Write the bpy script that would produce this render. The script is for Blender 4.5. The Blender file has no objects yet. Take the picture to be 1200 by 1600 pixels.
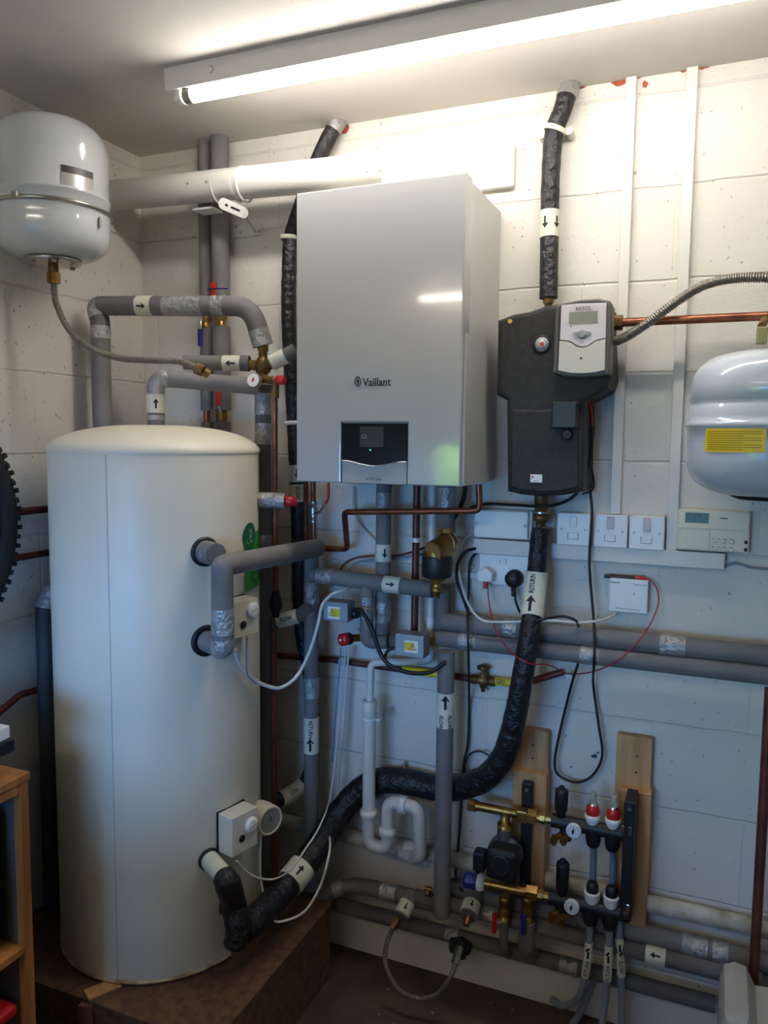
import bpy, bmesh, math, random
from mathutils import Vector, Matrix
random.seed(7)
S = bpy.context.scene
COL = S.collection
PI = math.pi

# ---------------------------------------------------------------- camera
CAM = Vector((0.0, -2.12, 1.595)); FPX = 1232.9
_yaw, _pitch, _roll = [math.radians(a) for a in (22.778, 5.367, -0.570)]
_f = Vector((-math.sin(_yaw)*math.cos(_pitch), math.cos(_yaw)*math.cos(_pitch), -math.sin(_pitch)))
_r = Vector((math.cos(_yaw), math.sin(_yaw), 0)); _d = _f.cross(_r)
_c, _s = math.cos(_roll), math.sin(_roll)
CR = (_c*_r + _s*_d); CD = (-_s*_r + _c*_d); CF = _f
cd = bpy.data.cameras.new('camera'); cam = bpy.data.objects.new('camera', cd); COL.objects.link(cam)
m = Matrix((CR, -CD, -CF)).transposed().to_4x4(); m.translation = CAM; cam.matrix_world = m
cd.sensor_fit = 'VERTICAL'; cd.sensor_height = 36.0; cd.lens = FPX/1600*36.0; cd.clip_start = 0.02
S.camera = cam
# ---------------------------------------------------------------- world, sun, exposure
S.view_settings.view_transform = 'Standard'; S.view_settings.look = 'None'
S.view_settings.exposure = 0.52; S.view_settings.gamma = 1.0; S.view_settings.use_curve_mapping = False
TUBE_POWER = 38.0; SKY = 18.0
w = bpy.data.worlds.new('world'); S.world = w; w.use_nodes = True
bg = w.node_tree.nodes['Background']; bg.inputs[0].default_value = (0.13, 0.41, 1.0, 1); bg.inputs[1].default_value = SKY
sl = bpy.data.lights.new('sun', 'SUN'); sl.energy = 18; sl.angle = 0.01; sl.color = (.85, .92, 1.0)
so = bpy.data.objects.new('sun', sl); COL.objects.link(so)
so.rotation_euler = Vector((0.25, -1.0, -0.9)).to_track_quat('-Z', 'Y').to_euler(); so.location = (0, 3, 6)
XL, XR, YF, ZC = -1.755, 1.9, -3.3, 2.486
WX0, WX1, WZ0, WZ1 = -1.72, -0.25, 0.93, 1.60      # daylight opening in the wall behind the camera
pl = bpy.data.lights.new('window_portal', 'AREA'); pl.shape = 'RECTANGLE'; pl.size = WX1-WX0; pl.size_y = WZ1-WZ0
pl.cycles.is_portal = True
po = bpy.data.objects.new('window_portal', pl); COL.objects.link(po); po.location = ((WX0+WX1)/2, YF-0.005, (WZ0+WZ1)/2)
po.rotation_euler = (PI/2, 0, 0)

# ---------------------------------------------------------------- pixel -> place
def ray(px, py): return CR*((px-600)/FPX) + CD*((py-800)/FPX) + CF
def A(px, py, off=0.0):                     # point on the plane `off` metres in front of the back wall
    d = ray(px, py); return CAM + d*((-off-CAM.y)/d.y)
def L(px, py, gap=0.0):                     # the same for the left wall
    d = ray(px, py); return CAM + d*((XL+gap-CAM.x)/d.x)
def Zp(px, py, z):
    d = ray(px, py); return CAM + d*((z-CAM.z)/d.z)
def rad(wpx, p): return 0.5*wpx*((p-CAM).dot(CF))/FPX
def proj(p):
    q = p-CAM; z = q.dot(CF); return 600+FPX*q.dot(CR)/z, 800+FPX*q.dot(CD)/z
def V(*a): return Vector(a)

# ---------------------------------------------------------------- materials
def lin(h):
    h = h.lstrip('#'); o = []
    for i in (0, 2, 4):
        c = int(h[i:i+2], 16)/255; o.append(c/12.92 if c <= .04045 else ((c+.055)/1.055)**2.4)
    return (*o, 1)
MATS = {}
def mat(name, col, rough=.5, metal=0, var=.12, scale=12, bump=0, bscale=60, coat=0, col2=None, stretch=None, spec=.5):
    if name in MATS: return MATS[name]
    m = bpy.data.materials.new(name); m.use_nodes = True; nt = m.node_tree; N = nt.nodes; K = nt.links
    b = N['Principled BSDF']; b.inputs['Roughness'].default_value = rough; b.inputs['Metallic'].default_value = metal
    b.inputs['Specular IOR Level'].default_value = spec
    if coat: b.inputs['Coat Weight'].default_value = coat; b.inputs['Coat Roughness'].default_value = .05
    tc = N.new('ShaderNodeTexCoord'); mp = N.new('ShaderNodeMapping'); K.new(tc.outputs['Object'], mp.inputs[0])
    if stretch: mp.inputs['Scale'].default_value = stretch
    nz = N.new('ShaderNodeTexNoise'); nz.inputs['Scale'].default_value = scale; nz.inputs['Detail'].default_value = 5
    K.new(mp.outputs[0], nz.inputs['Vector'])
    mx = N.new('ShaderNodeMix'); mx.data_type = 'RGBA'
    c1 = lin(col); c2 = lin(col2) if col2 else tuple([x*(1-var) for x in c1[:3]]+[1])
    mx.inputs['A'].default_value = c1; mx.inputs['B'].default_value = c2
    rp = N.new('ShaderNodeMapRange'); rp.inputs['From Min'].default_value = .38; rp.inputs['From Max'].default_value = .68
    K.new(nz.outputs['Fac'], rp.inputs['Value']); K.new(rp.outputs[0], mx.inputs['Factor'])
    K.new(mx.outputs['Result'], b.inputs['Base Color'])
    if bump:
        n2 = N.new('ShaderNodeTexNoise'); n2.inputs['Scale'].default_value = bscale; n2.inputs['Detail'].default_value = 4
        K.new(mp.outputs[0], n2.inputs['Vector'])
        bp = N.new('ShaderNodeBump'); bp.inputs['Strength'].default_value = bump; bp.inputs['Distance'].default_value = .01
        K.new(n2.outputs['Fac'], bp.inputs['Height']); K.new(bp.outputs[0], b.inputs['Normal'])
    MATS[name] = m; return m
def emit(name, col, st):
    m = bpy.data.materials.new(name); m.use_nodes = True; b = m.node_tree.nodes['Principled BSDF']
    b.inputs['Base Color'].default_value = lin(col); b.inputs['Emission Color'].default_value = lin(col)
    b.inputs['Emission Strength'].default_value = st; return m
GREY = mat('grey_foam_lagging', '#767370', .75, var=.25, scale=9, bump=.12, bscale=90)
GREYD = mat('grey_foam_lagging_dusty', '#6b6763', .8, var=.3, scale=7, bump=.15, bscale=90)
BLK = mat('black_lagging_wrap', '#1a181b', .42, var=.4, scale=20, bump=1.0, bscale=55)
BLKS = mat('black_rubber', '#141416', .5, var=.2)
BLKF = mat('black_foam', '#2b2927', .62, var=.45, scale=70, bump=.25, bscale=260)
BLKG = mat('black_gloss', '#060607', .1, var=.1, spec=.25)
FOIL = mat('silver_tape', '#b0afab', .38, .5, var=.35, scale=40, bump=.9, bscale=70)
STICK = mat('cream_sticker', '#d3d2bd', .55, var=.12, scale=30)
INK = mat('black_ink', '#101010', .6)
YEL = mat('yellow_sticker', '#e0c21a', .5, var=.1)
WHT = mat('white_plastic', '#e2e0d9', .35, var=.04, scale=6)
WHTC = mat('white_conduit', '#d2cec4', .45, var=.06, scale=5)
CREAMP = mat('cream_plastic', '#d9d0b4', .4, var=.05, scale=6)
STATB = mat('beige_plastic', '#d8cfba', .4, var=.06, scale=6)
COP = mat('copper', '#9c6247', .36, .8, var=.35, scale=18, col2='#6a3c2c')
COPR = mat('copper_painted_dull', '#7c4234', .45, .55, var=.35, scale=14, col2='#4e2a22')
BRASS = mat('brass', '#b28a4a', .34, .9, var=.35, scale=25, col2='#7a5a2c')
BRASSD = mat('brass_dull', '#8a6a3e', .5, .75, var=.4, scale=30, col2='#55422a')
SCREW = mat('screw_head', '#a9a79f', .5, .4, var=.1)
STEEL = mat('steel', '#b9b5ab', .28, .95, var=.2, scale=30)
CHROME = mat('chrome', '#d8d8d8', .12, 1, var=.05)
BRAID = mat('braided_steel', '#8e887c', .4, .8, var=.5, scale=220, bump=.6, bscale=300)
GLVN = mat('galvanised_box', '#9aa0a3', .38, .6, var=.2, scale=14)
RED = mat('red_plastic', '#c2151c', .4, var=.12)
BLUE = mat('blue_plastic', '#172878', .4, var=.12)
WENAM = mat('white_enamel', '#c9cccb', .16, var=.04, scale=4, coat=.6)
TANKM = mat('cream_enamel', '#d8d0bb', .42, var=.05, scale=3)
BOILF = mat('grey_white_gloss', '#a8a8a5', .12, var=.015, scale=3, coat=.6)
BOILS = mat('grey_white_side', '#b8b7b1', .35, var=.02, scale=3)
WOODP = mat('pine', '#c79a66', .6, var=.3, scale=3, stretch=(14, 14, 1.2), col2='#a87b4a')
WOODS = mat('shelf_pine', '#b8783c', .55, var=.3, scale=3, stretch=(10, 10, 1), col2='#8f5526')
OSB = mat('chipboard', '#694930', .75, var=.4, scale=45, bump=.3, bscale=80, col2='#47301f')
PAINTPIPE = mat('grubby_painted_pipe', '#c9c4b4', .6, var=.35, scale=14, bump=.2, col2='#8f8468')
GREYP = mat('grey_plastic_pipe', '#7f8890', .4, var=.1)

def wallmat(name, plane):
    m = bpy.data.materials.new(name); m.use_nodes = True; nt = m.node_tree; N = nt.nodes; K = nt.links
    b = N['Principled BSDF']; b.inputs['Roughness'].default_value = .62; b.inputs['Specular IOR Level'].default_value = .3
    tc = N.new('ShaderNodeTexCoord'); sp = N.new('ShaderNodeSeparateXYZ'); K.new(tc.outputs['Object'], sp.inputs[0])
    ax = N.new('ShaderNodeMath'); ax.operation = 'ADD'; ax.inputs[1].default_value = 10*.45 + (.115 if plane == 'X' else .0)
    K.new(sp.outputs[plane], ax.inputs[0])
    az = N.new('ShaderNodeMath'); az.operation = 'ADD'; az.inputs[1].default_value = .226-.189
    K.new(sp.outputs['Z'], az.inputs[0])
    cb = N.new('ShaderNodeCombineXYZ'); K.new(ax.outputs[0], cb.inputs[0]); K.new(az.outputs[0], cb.inputs[1])
    # wobble the joints a little
    nw = N.new('ShaderNodeTexNoise'); nw.inputs['Scale'].default_value = 7; K.new(tc.outputs['Object'], nw.inputs['Vector'])
    vm = N.new('ShaderNodeVectorMath'); vm.operation = 'SCALE'; vm.inputs['Scale'].default_value = .010; K.new(nw.outputs['Color'], vm.inputs[0])
    va = N.new('ShaderNodeVectorMath'); va.operation = 'ADD'; K.new(cb.outputs[0], va.inputs[0]); K.new(vm.outputs[0], va.inputs[1])
    br = N.new('ShaderNodeTexBrick'); K.new(va.outputs[0], br.inputs['Vector'])
    br.inputs['Scale'].default_value = 1; br.inputs['Brick Width'].default_value = .45; br.inputs['Row Height'].default_value = .226
    br.inputs['Mortar Size'].default_value = .0045; br.inputs['Mortar Smooth'].default_value = .75; br.offset = .5
    br.inputs['Color1'].default_value = (1, 1, 1, 1); br.inputs['Color2'].default_value = (.965, .965, .965, 1); br.inputs['Mortar'].default_value = (.965, .965, .96, 1)
    b2_ = N.new('ShaderNodeTexBrick'); K.new(va.outputs[0], b2_.inputs['Vector']); b2_.inputs['Scale'].default_value = 1
    b2_.inputs['Brick Width'].default_value = 90; b2_.inputs['Row Height'].default_value = .226; b2_.offset = .0
    b2_.inputs['Mortar Size'].default_value = .0045; b2_.inputs['Mortar Smooth'].default_value = .75
    fm_ = N.new('ShaderNodeMath'); fm_.operation = 'MULTIPLY'; fm_.inputs[1].default_value = .72; K.new(b2_.outputs['Fac'], fm_.inputs[0])
    fa_ = N.new('ShaderNodeMath'); fa_.operation = 'MULTIPLY_ADD'; fa_.inputs[1].default_value = .28; K.new(br.outputs['Fac'], fa_.inputs[0]); K.new(fm_.outputs[0], fa_.inputs[2])
    n1 = N.new('ShaderNodeTexNoise'); n1.inputs['Scale'].default_value = 42; n1.inputs['Detail'].default_value = 8; n1.inputs['Roughness'].default_value = .65
    K.new(tc.outputs['Object'], n1.inputs['Vector'])
    vo = N.new('ShaderNodeTexNoise'); vo.inputs['Scale'].default_value = 75; vo.inputs['Detail'].default_value = 2
    K.new(tc.outputs['Object'], vo.inputs['Vector'])
    pit = N.new('ShaderNodeMapRange'); pit.inputs['From Min'].default_value = .68; pit.inputs['From Max'].default_value = .74
    K.new(vo.outputs['Fac'], pit.inputs['Value'])
    h1 = N.new('ShaderNodeMath'); h1.operation = 'MULTIPLY_ADD'; K.new(fa_.outputs[0], h1.inputs[0]); h1.inputs[1].default_value = -1.0
    h2 = N.new('ShaderNodeMath'); h2.operation = 'MULTIPLY'; K.new(n1.outputs['Fac'], h2.inputs[0]); h2.inputs[1].default_value = .55
    K.new(h2.outputs[0], h1.inputs[2])
    h3 = N.new('ShaderNodeMath'); h3.operation = 'MULTIPLY_ADD'; K.new(pit.outputs[0], h3.inputs[0]); h3.inputs[1].default_value = -.5; K.new(h1.outputs[0], h3.inputs[2])
    bp = N.new('ShaderNodeBump'); bp.inputs['Strength'].default_value = .6; bp.inputs['Distance'].default_value = .006
    K.new(h3.outputs[0], bp.inputs['Height']); K.new(bp.outputs[0], b.inputs['Normal'])
    n3 = N.new('ShaderNodeTexNoise'); n3.inputs['Scale'].default_value = 4; n3.inputs['Detail'].default_value = 4; K.new(tc.outputs['Object'], n3.inputs['Vector'])
    mx = N.new('ShaderNodeMix'); mx.data_type = 'RGBA'; mx.inputs['A'].default_value = lin('#dad5ca'); mx.inputs['B'].default_value = lin('#cdc7ba')
    K.new(n3.outputs['Fac'], mx.inputs['Factor'])
    m2 = N.new('ShaderNodeMix'); m2.data_type = 'RGBA'; m2.blend_type = 'MULTIPLY'; m2.inputs['Factor'].default_value = 1
    K.new(mx.outputs['Result'], m2.inputs['A']); K.new(br.outputs['Color'], m2.inputs['B'])
    m3 = N.new('ShaderNodeMix'); m3.data_type = 'RGBA'; K.new(pit.outputs[0], m3.inputs['Factor'])
    K.new(m2.outputs['Result'], m3.inputs['A']); m3.inputs['B'].default_value = lin('#a39e92')
    K.new(m3.outputs['Result'], b.inputs['Base Color'])
    return m
WALLX = wallmat('painted_block_back', 'X'); WALLY = wallmat('painted_block_side', 'Y')
CEIL = mat('painted_ceiling', '#d2cbc1', .8, var=.08, scale=3, bump=.08, bscale=10)
def floormat():
    m = mat('concrete_floor', '#5b4a3a', .85, var=.4, scale=5, bump=.3, bscale=50, col2='#38302a')
    nt = m.node_tree; N = nt.nodes; K = nt.links; b = N['Principled BSDF']; src = b.inputs['Base Color'].links[0].from_socket
    tc = N.new('ShaderNodeTexCoord'); vo = N.new('ShaderNodeTexNoise'); vo.inputs['Scale'].default_value = 60; K.new(tc.outputs['Object'], vo.inputs['Vector'])
    mr = N.new('ShaderNodeMapRange'); mr.inputs['From Min'].default_value = .73; mr.inputs['From Max'].default_value = .75; K.new(vo.outputs['Fac'], mr.inputs['Value'])
    mx = N.new('ShaderNodeMix'); mx.data_type = 'RGBA'; K.new(mr.outputs[0], mx.inputs['Factor']); K.new(src, mx.inputs['A'])
    mx.inputs['B'].default_value = lin('#b5ad98'); K.new(mx.outputs['Result'], b.inputs['Base Color']); return m
FLOOR = floormat()

# ---------------------------------------------------------------- mesh builder
class MB:
    def __init__(s): s.v = []; s.f = []; s.sm = []; s.mi = []; s.m = 0
    def add(s, vs, fs, smooth=False):
        o = len(s.v); s.v += [Vector(v) for v in vs]
        for f in fs: s.f.append([i+o for i in f]); s.sm.append(smooth); s.mi.append(s.m)
        return s
    def bm(s, b, M=None):
        b.verts.ensure_lookup_table(); b.verts.index_update()
        o = len(s.v); s.v += [(M @ v.co if M else v.co.copy()) for v in b.verts]
        for f in b.faces: s.f.append([v.index+o for v in f.verts]); s.sm.append(f.smooth); s.mi.append(s.m)
        b.free(); return s
    def box(s, lo, hi, bev=0, seg=2, rot=None):
        lo, hi = Vector(lo), Vector(hi); c = (lo+hi)/2; d = hi-lo
        b = bmesh.new(); bmesh.ops.create_cube(b, size=1); bmesh.ops.scale(b, vec=d, verts=b.verts)
        if bev:
            bmesh.ops.bevel(b, geom=b.edges[:], offset=min(bev, min(abs(x) for x in d)*.45), segments=seg, affect='EDGES', profile=.5)
        M = Matrix.Translation(c) @ (rot.to_4x4() if rot else Matrix())
        return s.bm(b, M)
    def tube(s, P, r, seg=14, caps=True, closed=False):
        n = len(P); R = r if isinstance(r, (list, tuple)) else [r]*n
        vs = []; t0 = (P[1]-P[0]).normalized(); a = Vector((0, 0, 1)) if abs(t0.z) < .9 else Vector((1, 0, 0))
        nn = (a - t0*a.dot(t0)).normalized()
        for i in range(n):
            if closed: t = (P[(i+1) % n]-P[i-1])
            else: t = (P[min(i+1, n-1)]-P[max(i-1, 0)])
            t.normalize(); nn = (nn - t*nn.dot(t)).normalized(); bb = t.cross(nn)
            for k in range(seg):
                g = 2*PI*k/seg; vs.append(P[i] + (nn*math.cos(g)+bb*math.sin(g))*R[i])
        fs = []
        for i in range(n if closed else n-1):
            j = (i+1) % n
            for k in range(seg): fs.append((i*seg+k, i*seg+(k+1) % seg, j*seg+(k+1) % seg, j*seg+k))
        s.add(vs, fs, True)
        if caps and not closed:
            s.add(vs[:seg], [list(range(seg))[::-1]]); s.add(vs[-seg:], [list(range(seg))])
        return s
    def cyl(s, p0, p1, r0, r1=None, seg=20): return s.tube([Vector(p0), Vector(p1)], [r0, r0 if r1 is None else r1], seg)
    def lathe(s, prof, o, ax, seg=28, smooth=True):
        # prof: (radius, distance along axis)
        ax = Vector(ax).normalized(); o = Vector(o); a = Vector((0, 0, 1)) if abs(ax.z) < .9 else Vector((1, 0, 0))
        u = (a-ax*a.dot(ax)).normalized(); w_ = ax.cross(u); vs = []; n = len(prof)
        for (r, h) in prof:
            for k in range(seg):
                g = 2*PI*k/seg; vs.append(o+ax*h+(u*math.cos(g)+w_*math.sin(g))*max(r, 1e-5))
        fs = [(i*seg+k, i*seg+(k+1) % seg, (i+1)*seg+(k+1) % seg, (i+1)*seg+k) for i in range(n-1) for k in range(seg)]
        s.add(vs, fs, smooth)
        if prof[0][0] > 1e-4: s.add(vs[:seg], [list(range(seg))[::-1]])
        if prof[-1][0] > 1e-4: s.add(vs[-seg:], [list(range(seg))])
        return s
    def prism(s, pts, depth, n=None, bev=0, seg=2):
        # pts: 3D outline; extruded by `depth` along n
        b = bmesh.new(); vv = [b.verts.new(p) for p in pts]; b.faces.new(vv)
        n = Vector(n if n else (0, 1, 0)).normalized()*depth
        r = bmesh.ops.extrude_face_region(b, geom=b.faces[:])
        bmesh.ops.translate(b, vec=n, verts=[e for e in r['geom'] if isinstance(e, bmesh.types.BMVert)])
        bmesh.ops.recalc_face_normals(b, faces=b.faces[:])
        if bev:
            front = [e for e in b.edges if all(v in vv for v in e.verts)]
            bmesh.ops.bevel(b, geom=front, offset=bev, segments=seg, affect='EDGES', profile=.5)
        return s.bm(b)
    def ball(s, c, r, sc=(1, 1, 1)):
        b = bmesh.new(); bmesh.ops.create_uvsphere(b, u_segments=20, v_segments=12, radius=r)
        for f in b.faces: f.smooth = True
        return s.bm(b, Matrix.Translation(Vector(c)) @ Matrix.Diagonal((*sc, 1)))
    def hexnut(s, p0, p1, r): return s.lathe([(r, 0), (r, (Vector(p1)-Vector(p0)).length)], p0, Vector(p1)-Vector(p0), 6, False)
ORG = {}
def build(name, mb, mt, org):
    me = bpy.data.meshes.new(name); me.from_pydata([v-org for v in mb.v], [], mb.f)
    for p, sm, mi in zip(me.polygons, mb.sm, mb.mi): p.use_smooth = sm; p.material_index = mi
    for x in (mt if isinstance(mt, list) else [mt]): me.materials.append(x)
    me.update(); o = bpy.data.objects.new(name, me); COL.objects.link(o); return o
def part(name, mb, mt, parent, label=None):
    og = ORG[parent.name]; o = build(name, mb, mt, og); o.parent = parent; ORG[o.name] = og
    if label: o['label'] = label
    return o
def thing(name, label, cat, loc, group=None):
    o = bpy.data.objects.new(name, None); COL.objects.link(o); o.location = loc; o.empty_display_size = .05
    ORG[o.name] = Vector(loc); o['label'] = label; o['category'] = cat
    if group: o['group'] = group
    return o
def solo(name, label, cat, mb, mt, group=None):
    xs = [v for v in mb.v]; lo = Vector([min(v[i] for v in xs) for i in range(3)]); hi = Vector([max(v[i] for v in xs) for i in range(3)])
    og = Vector(((lo.x+hi.x)/2, (lo.y+hi.y)/2, lo.z)); o = build(name, mb, mt, og); o.location = og; ORG[o.name] = og
    o['label'] = label; o['category'] = cat
    if group: o['group'] = group
    return o
def struct(name, mb, mt):
    o = build(name, mb, mt, Vector((0, 0, 0))); ORG[o.name] = Vector((0, 0, 0)); o['kind'] = 'structure'; return o

# ---------------------------------------------------------------- paths
def fillet(P, r, n=8):
    out = [P[0].copy()]
    for i in range(1, len(P)-1):
        a, b, c = P[i-1], P[i], P[i+1]; u = (a-b); v = (c-b); lu, lv = u.length, v.length; u.normalize(); v.normalize()
        ang = u.angle(v)
        if ang > 3.05: out.append(b.copy()); continue
        t = min(r/math.tan(ang/2), lu*.48, lv*.48); p, q = b+u*t, b+v*t
        for k in range(n+1):
            h = k/n; out.append(p*(1-h)**2+b*2*h*(1-h)+q*h*h)
    out.append(P[-1].copy()); return out
def spline(P, n=10):
    Q = [P[0]*2-P[1]]+list(P)+[P[-1]*2-P[-2]]; out = []
    for i in range(1, len(Q)-2):
        a, b, c, d = Q[i-1:i+3]
        for k in range(n):
            t = k/n; out.append(.5*((2*b)+(c-a)*t+(2*a-5*b+4*c-d)*t*t+(3*b-a-3*c+d)*t**3))
    out.append(P[-1].copy()); return out
def dense(P, step=.006):
    out = [P[0].copy()]
    for a, b in zip(P, P[1:]):
        n = max(1, int((b-a).length/step))
        for k in range(1, n+1): out.append(a.lerp(b, k/n))
    return out
def near(D, px, py):
    best, bi = 1e9, 0
    for i, p in enumerate(D):
        x, y = proj(p); e = (x-px)**2+(y-py)**2
        if e < best: best, bi = e, i
    return bi
_txt = {}
def textmesh(s, bold=0):
    k = (s, bold)
    if k in _txt: return _txt[k]
    cu = bpy.data.curves.new('t', 'FONT'); cu.body = s; cu.size = 1; cu.align_x = 'CENTER'; cu.align_y = 'CENTER'; cu.offset = bold; cu.resolution_u = 2
    o = bpy.data.objects.new('t', cu); COL.objects.link(o); bpy.context.view_layer.update()
    me = bpy.data.meshes.new_from_object(o.evaluated_get(bpy.context.evaluated_depsgraph_get()))
    vs = [(v.co.x, v.co.y) for v in me.vertices]; fs = [list(p.vertices) for p in me.polygons]
    bpy.data.objects.remove(o); bpy.data.meshes.remove(me); bpy.data.curves.remove(cu); _txt[k] = (vs, fs); return vs, fs
ARROW = ([(-.09, -.5), (.09, -.5), (.09, .08), (.3, .08), (0, .5), (-.3, .08), (-.09, .08)], [[0, 1, 2, 6], [5, 6, 2, 3, 4]])
def flat(mb, shape, c, U, Vv, size, sx=1):
    vs, fs = shape; mb.add([c+U*(x*size*sx)+Vv*(y*size) for x, y in vs], fs)
def along(D, i, v):
    # walk v metres along the path from sample i
    st = 1 if v >= 0 else -1; v = abs(v)
    while 0 <= i+st < len(D):
        l = (D[i+st]-D[i]).length
        if l >= v: return D[i].lerp(D[i+st], v/max(l, 1e-9)), i
        v -= l; i += st
    return D[i].copy(), i
def wrap(mb, shape, mode, D, i0, sg, n0, r, size, v0, u0=0, sx=1):
    vs, fs = shape; out = []
    for x, y in vs:
        x *= size*sx; y *= size
        u, v = {'across': (x, y), 'up': (-y, x), 'down': (y, -x), 'flip': (-x, -y)}[mode]
        c, k = along(D, i0, (v+v0)*sg); d = (D[min(k+2, len(D)-1)]-D[max(k-2, 0)]).normalized()*sg
        n = (n0-d*n0.dot(d)).normalized(); q = d.cross(n)
        g = (u+u0)/r; out.append(c+(n*math.cos(g)+q*math.sin(g))*r)
    mb.add(out, fs)
def band(parent, D, r, px, py, ln, kind, marks=(), nm=None, face=None):
    i = near(D, px, py); acc = 0; a = i
    while a > 0 and acc < ln/2: acc += (D[a]-D[a-1]).length; a -= 1
    acc = 0; b = i
    while b < len(D)-1 and acc < ln/2: acc += (D[b+1]-D[b]).length; b += 1
    seg = D[a:b+1]
    if len(seg) < 2: return
    rr = r+.0014; mt = {'foil': FOIL, 'white': STICK, 'yellow': YEL, 'black': BLK, 'ring': WHT, 'copper': COP, 'grey': GREYD}[kind]
    name = nm or {'foil': 'tape_band', 'white': 'flow_sticker', 'yellow': 'yellow_tape', 'ring': 'clip_ring'}.get(kind, 'tape_band')
    o = part(name, MB().tube(seg, rr, 18), mt, parent, {'foil': 'silver tape', 'white': 'cream sticker with black lettering' if marks else 'cream sticker', 'yellow': 'yellow tape'}.get(kind))
    if marks:
        d = (D[b]-D[a]).normalized()
        sg = 1
        if (d.z if abs(d.z) > .75 else d.x) < 0: d = -d; sg = -1
        n = (CAM-D[i]); n = n-d*n.dot(d); n.normalize()
        if face: n = (Matrix.Rotation(face, 3, d) @ n)
        mb = MB()
        for k in marks:
            txt, mode, size, v0 = k[:4]; u0 = k[4] if len(k) > 4 else 0
            sh = ARROW if txt == '>' else textmesh(txt, .02)
            wrap(mb, sh, mode, D, i, sg, n, rr+.0009, size, v0, u0, .8 if txt != '>' else 1)
        q = build('lettering', mb, INK, ORG[parent.name]); q.parent = o; ORG[q.name] = ORG[parent.name]
    return o
def run(name, label, cat, pts, r, mt, fil=.04, sm=False, bands=(), group=None, seg=18, sleeves=None, core=None, sleeve_mat=None):
    P = spline(pts) if sm else fillet(pts, fil); D = dense(P)
    if isinstance(r, list):                       # a width given at each control point
        R0 = [r[min(i//10, len(r)-1)]*(1-(i % 10)/10)+r[min(i//10+1, len(r)-1)]*(i % 10)/10 for i in range(len(P))]
        r = []
        for p in D:
            k = min(range(len(P)), key=lambda j: (P[j]-p).length_squared); r.append(R0[k])
    if mt is BLK:                                 # hand-wound tape: slightly uneven thickness
        r = r if isinstance(r, list) else [r]*len(D); wob = [random.uniform(-1, 1) for _ in D]
        r = [r[i]*(1+.022*(wob[i]+.6*wob[i-1])) for i in range(len(D))]; P = D
    if sleeves is None:
        o = solo(name, label, cat, MB().tube(P, r, seg), mt, group); rb = r
    else:
        o = solo(name, label, cat, MB().tube(P, core, 12), mt, group); rb = r
        for s0, s1 in sleeves:
            i, j = sorted((near(D, *s0), near(D, *s1))); part('lagging', MB().tube(D[i:j+1], r, seg), sleeve_mat, o)
    if isinstance(rb, list): rb = sum(rb)/len(rb)*1.03
    for b in bands: band(o, D, rb, *b)
    return o, D
def cable(name, label, pts, r, mt, cat='cable', group=None):
    return solo(name, label, cat, MB().tube(spline(pts, 8), r, 8), mt, group)
UP = V(0, 0, 1); OUT = V(0, -1, 0); RT = V(1, 0, 0)
def prect(px0, py0, px1, py1, off):
    a = A(px0, py0, off); b = A(px1, py1, off); return min(a.x, b.x), max(a.x, b.x), min(a.z, b.z), max(a.z, b.z)

# ================================================================ STRUCTURE
T = .15
struct('wall_back', MB().box((XL-T, 0, -.1), (XR+T, T, ZC+T)), WALLX)
struct('wall_left', MB().box((XL-T, YF, -.1), (XL, 0, ZC+T)), WALLY)
struct('wall_right', MB().box((XR, YF, -.1), (XR+T, 0, ZC+T)), WALLY)
fm = MB(); fm.box((XL-T, YF-T, -.1), (WX0, YF, ZC+T)); fm.box((WX1, YF-T, -.1), (XR+T, YF, ZC+T))
fm.box((WX0, YF-T, -.1), (WX1, YF, WZ0)); fm.box((WX0, YF-T, WZ1), (WX1, YF, ZC+T)); struct('wall_front', fm, WALLX)
struct('ceiling', MB().box((XL, YF, ZC), (XR, 0, ZC+T)), CEIL)
struct('floor', MB().box((XL, YF, -.1), (XR, 0, 0)), FLOOR)
struct('wall_added_shade', MB().box((-1.25, -1.75, 0), (-.30, -1.62, .88)), WALLX)  # unseen low wall, added to shade the lower part of the tank
fr = MB()
for lo, hi in (((WX0, WZ0), (WX0+.05, WZ1)), ((WX1-.05, WZ0), (WX1, WZ1)), ((WX0, WZ0), (WX1, WZ0+.05)), ((WX0, WZ1-.05), (WX1, WZ1))):
    fr.box((lo[0], YF-.10, lo[1]), (hi[0], YF-.04, hi[1]), .004)
struct('window_1', fr, WHT)
gd = MB().box((-14, -18, -.16), (8, YF-T-.02, -.11)); o = solo('lawn', 'sunlit green lawn outside the window behind the viewer', 'lawn', gd, mat('grass', '#353b2c', .9, var=.4, scale=30)); o['kind'] = 'structure'; del o['category']
# shrub outside, seen only as a green reflection in the boiler door
bm_ = bmesh.new(); bmesh.ops.create_icosphere(bm_, subdivisions=5, radius=1)
for v in bm_.verts:
    p = v.co.copy(); h = 1+.10*math.sin(9*p.x+3*p.z)*math.cos(8*p.y)+.08*math.sin(17*p.z+5*p.x)+random.uniform(-.05, .05)
    v.co = Vector((p.x*.8*h-2.75, p.y*.7*h-6.4, p.z*1.15*h+1.0))
b2 = MB().bm(bm_); tr = thing('shrub', 'leafy green shrub outside the window behind the viewer', 'shrub', (-2.75, -6.4, -.11))
part('foliage', b2, mat('leaves', '#c2cc4a', .8, var=.5, scale=7, bump=.6, bscale=14, col2='#6d8a2a'), tr)
part('stem', MB().cyl((-2.75, -6.4, -.11), (-2.75, -6.4, .5), .05), OSB, tr)

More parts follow.
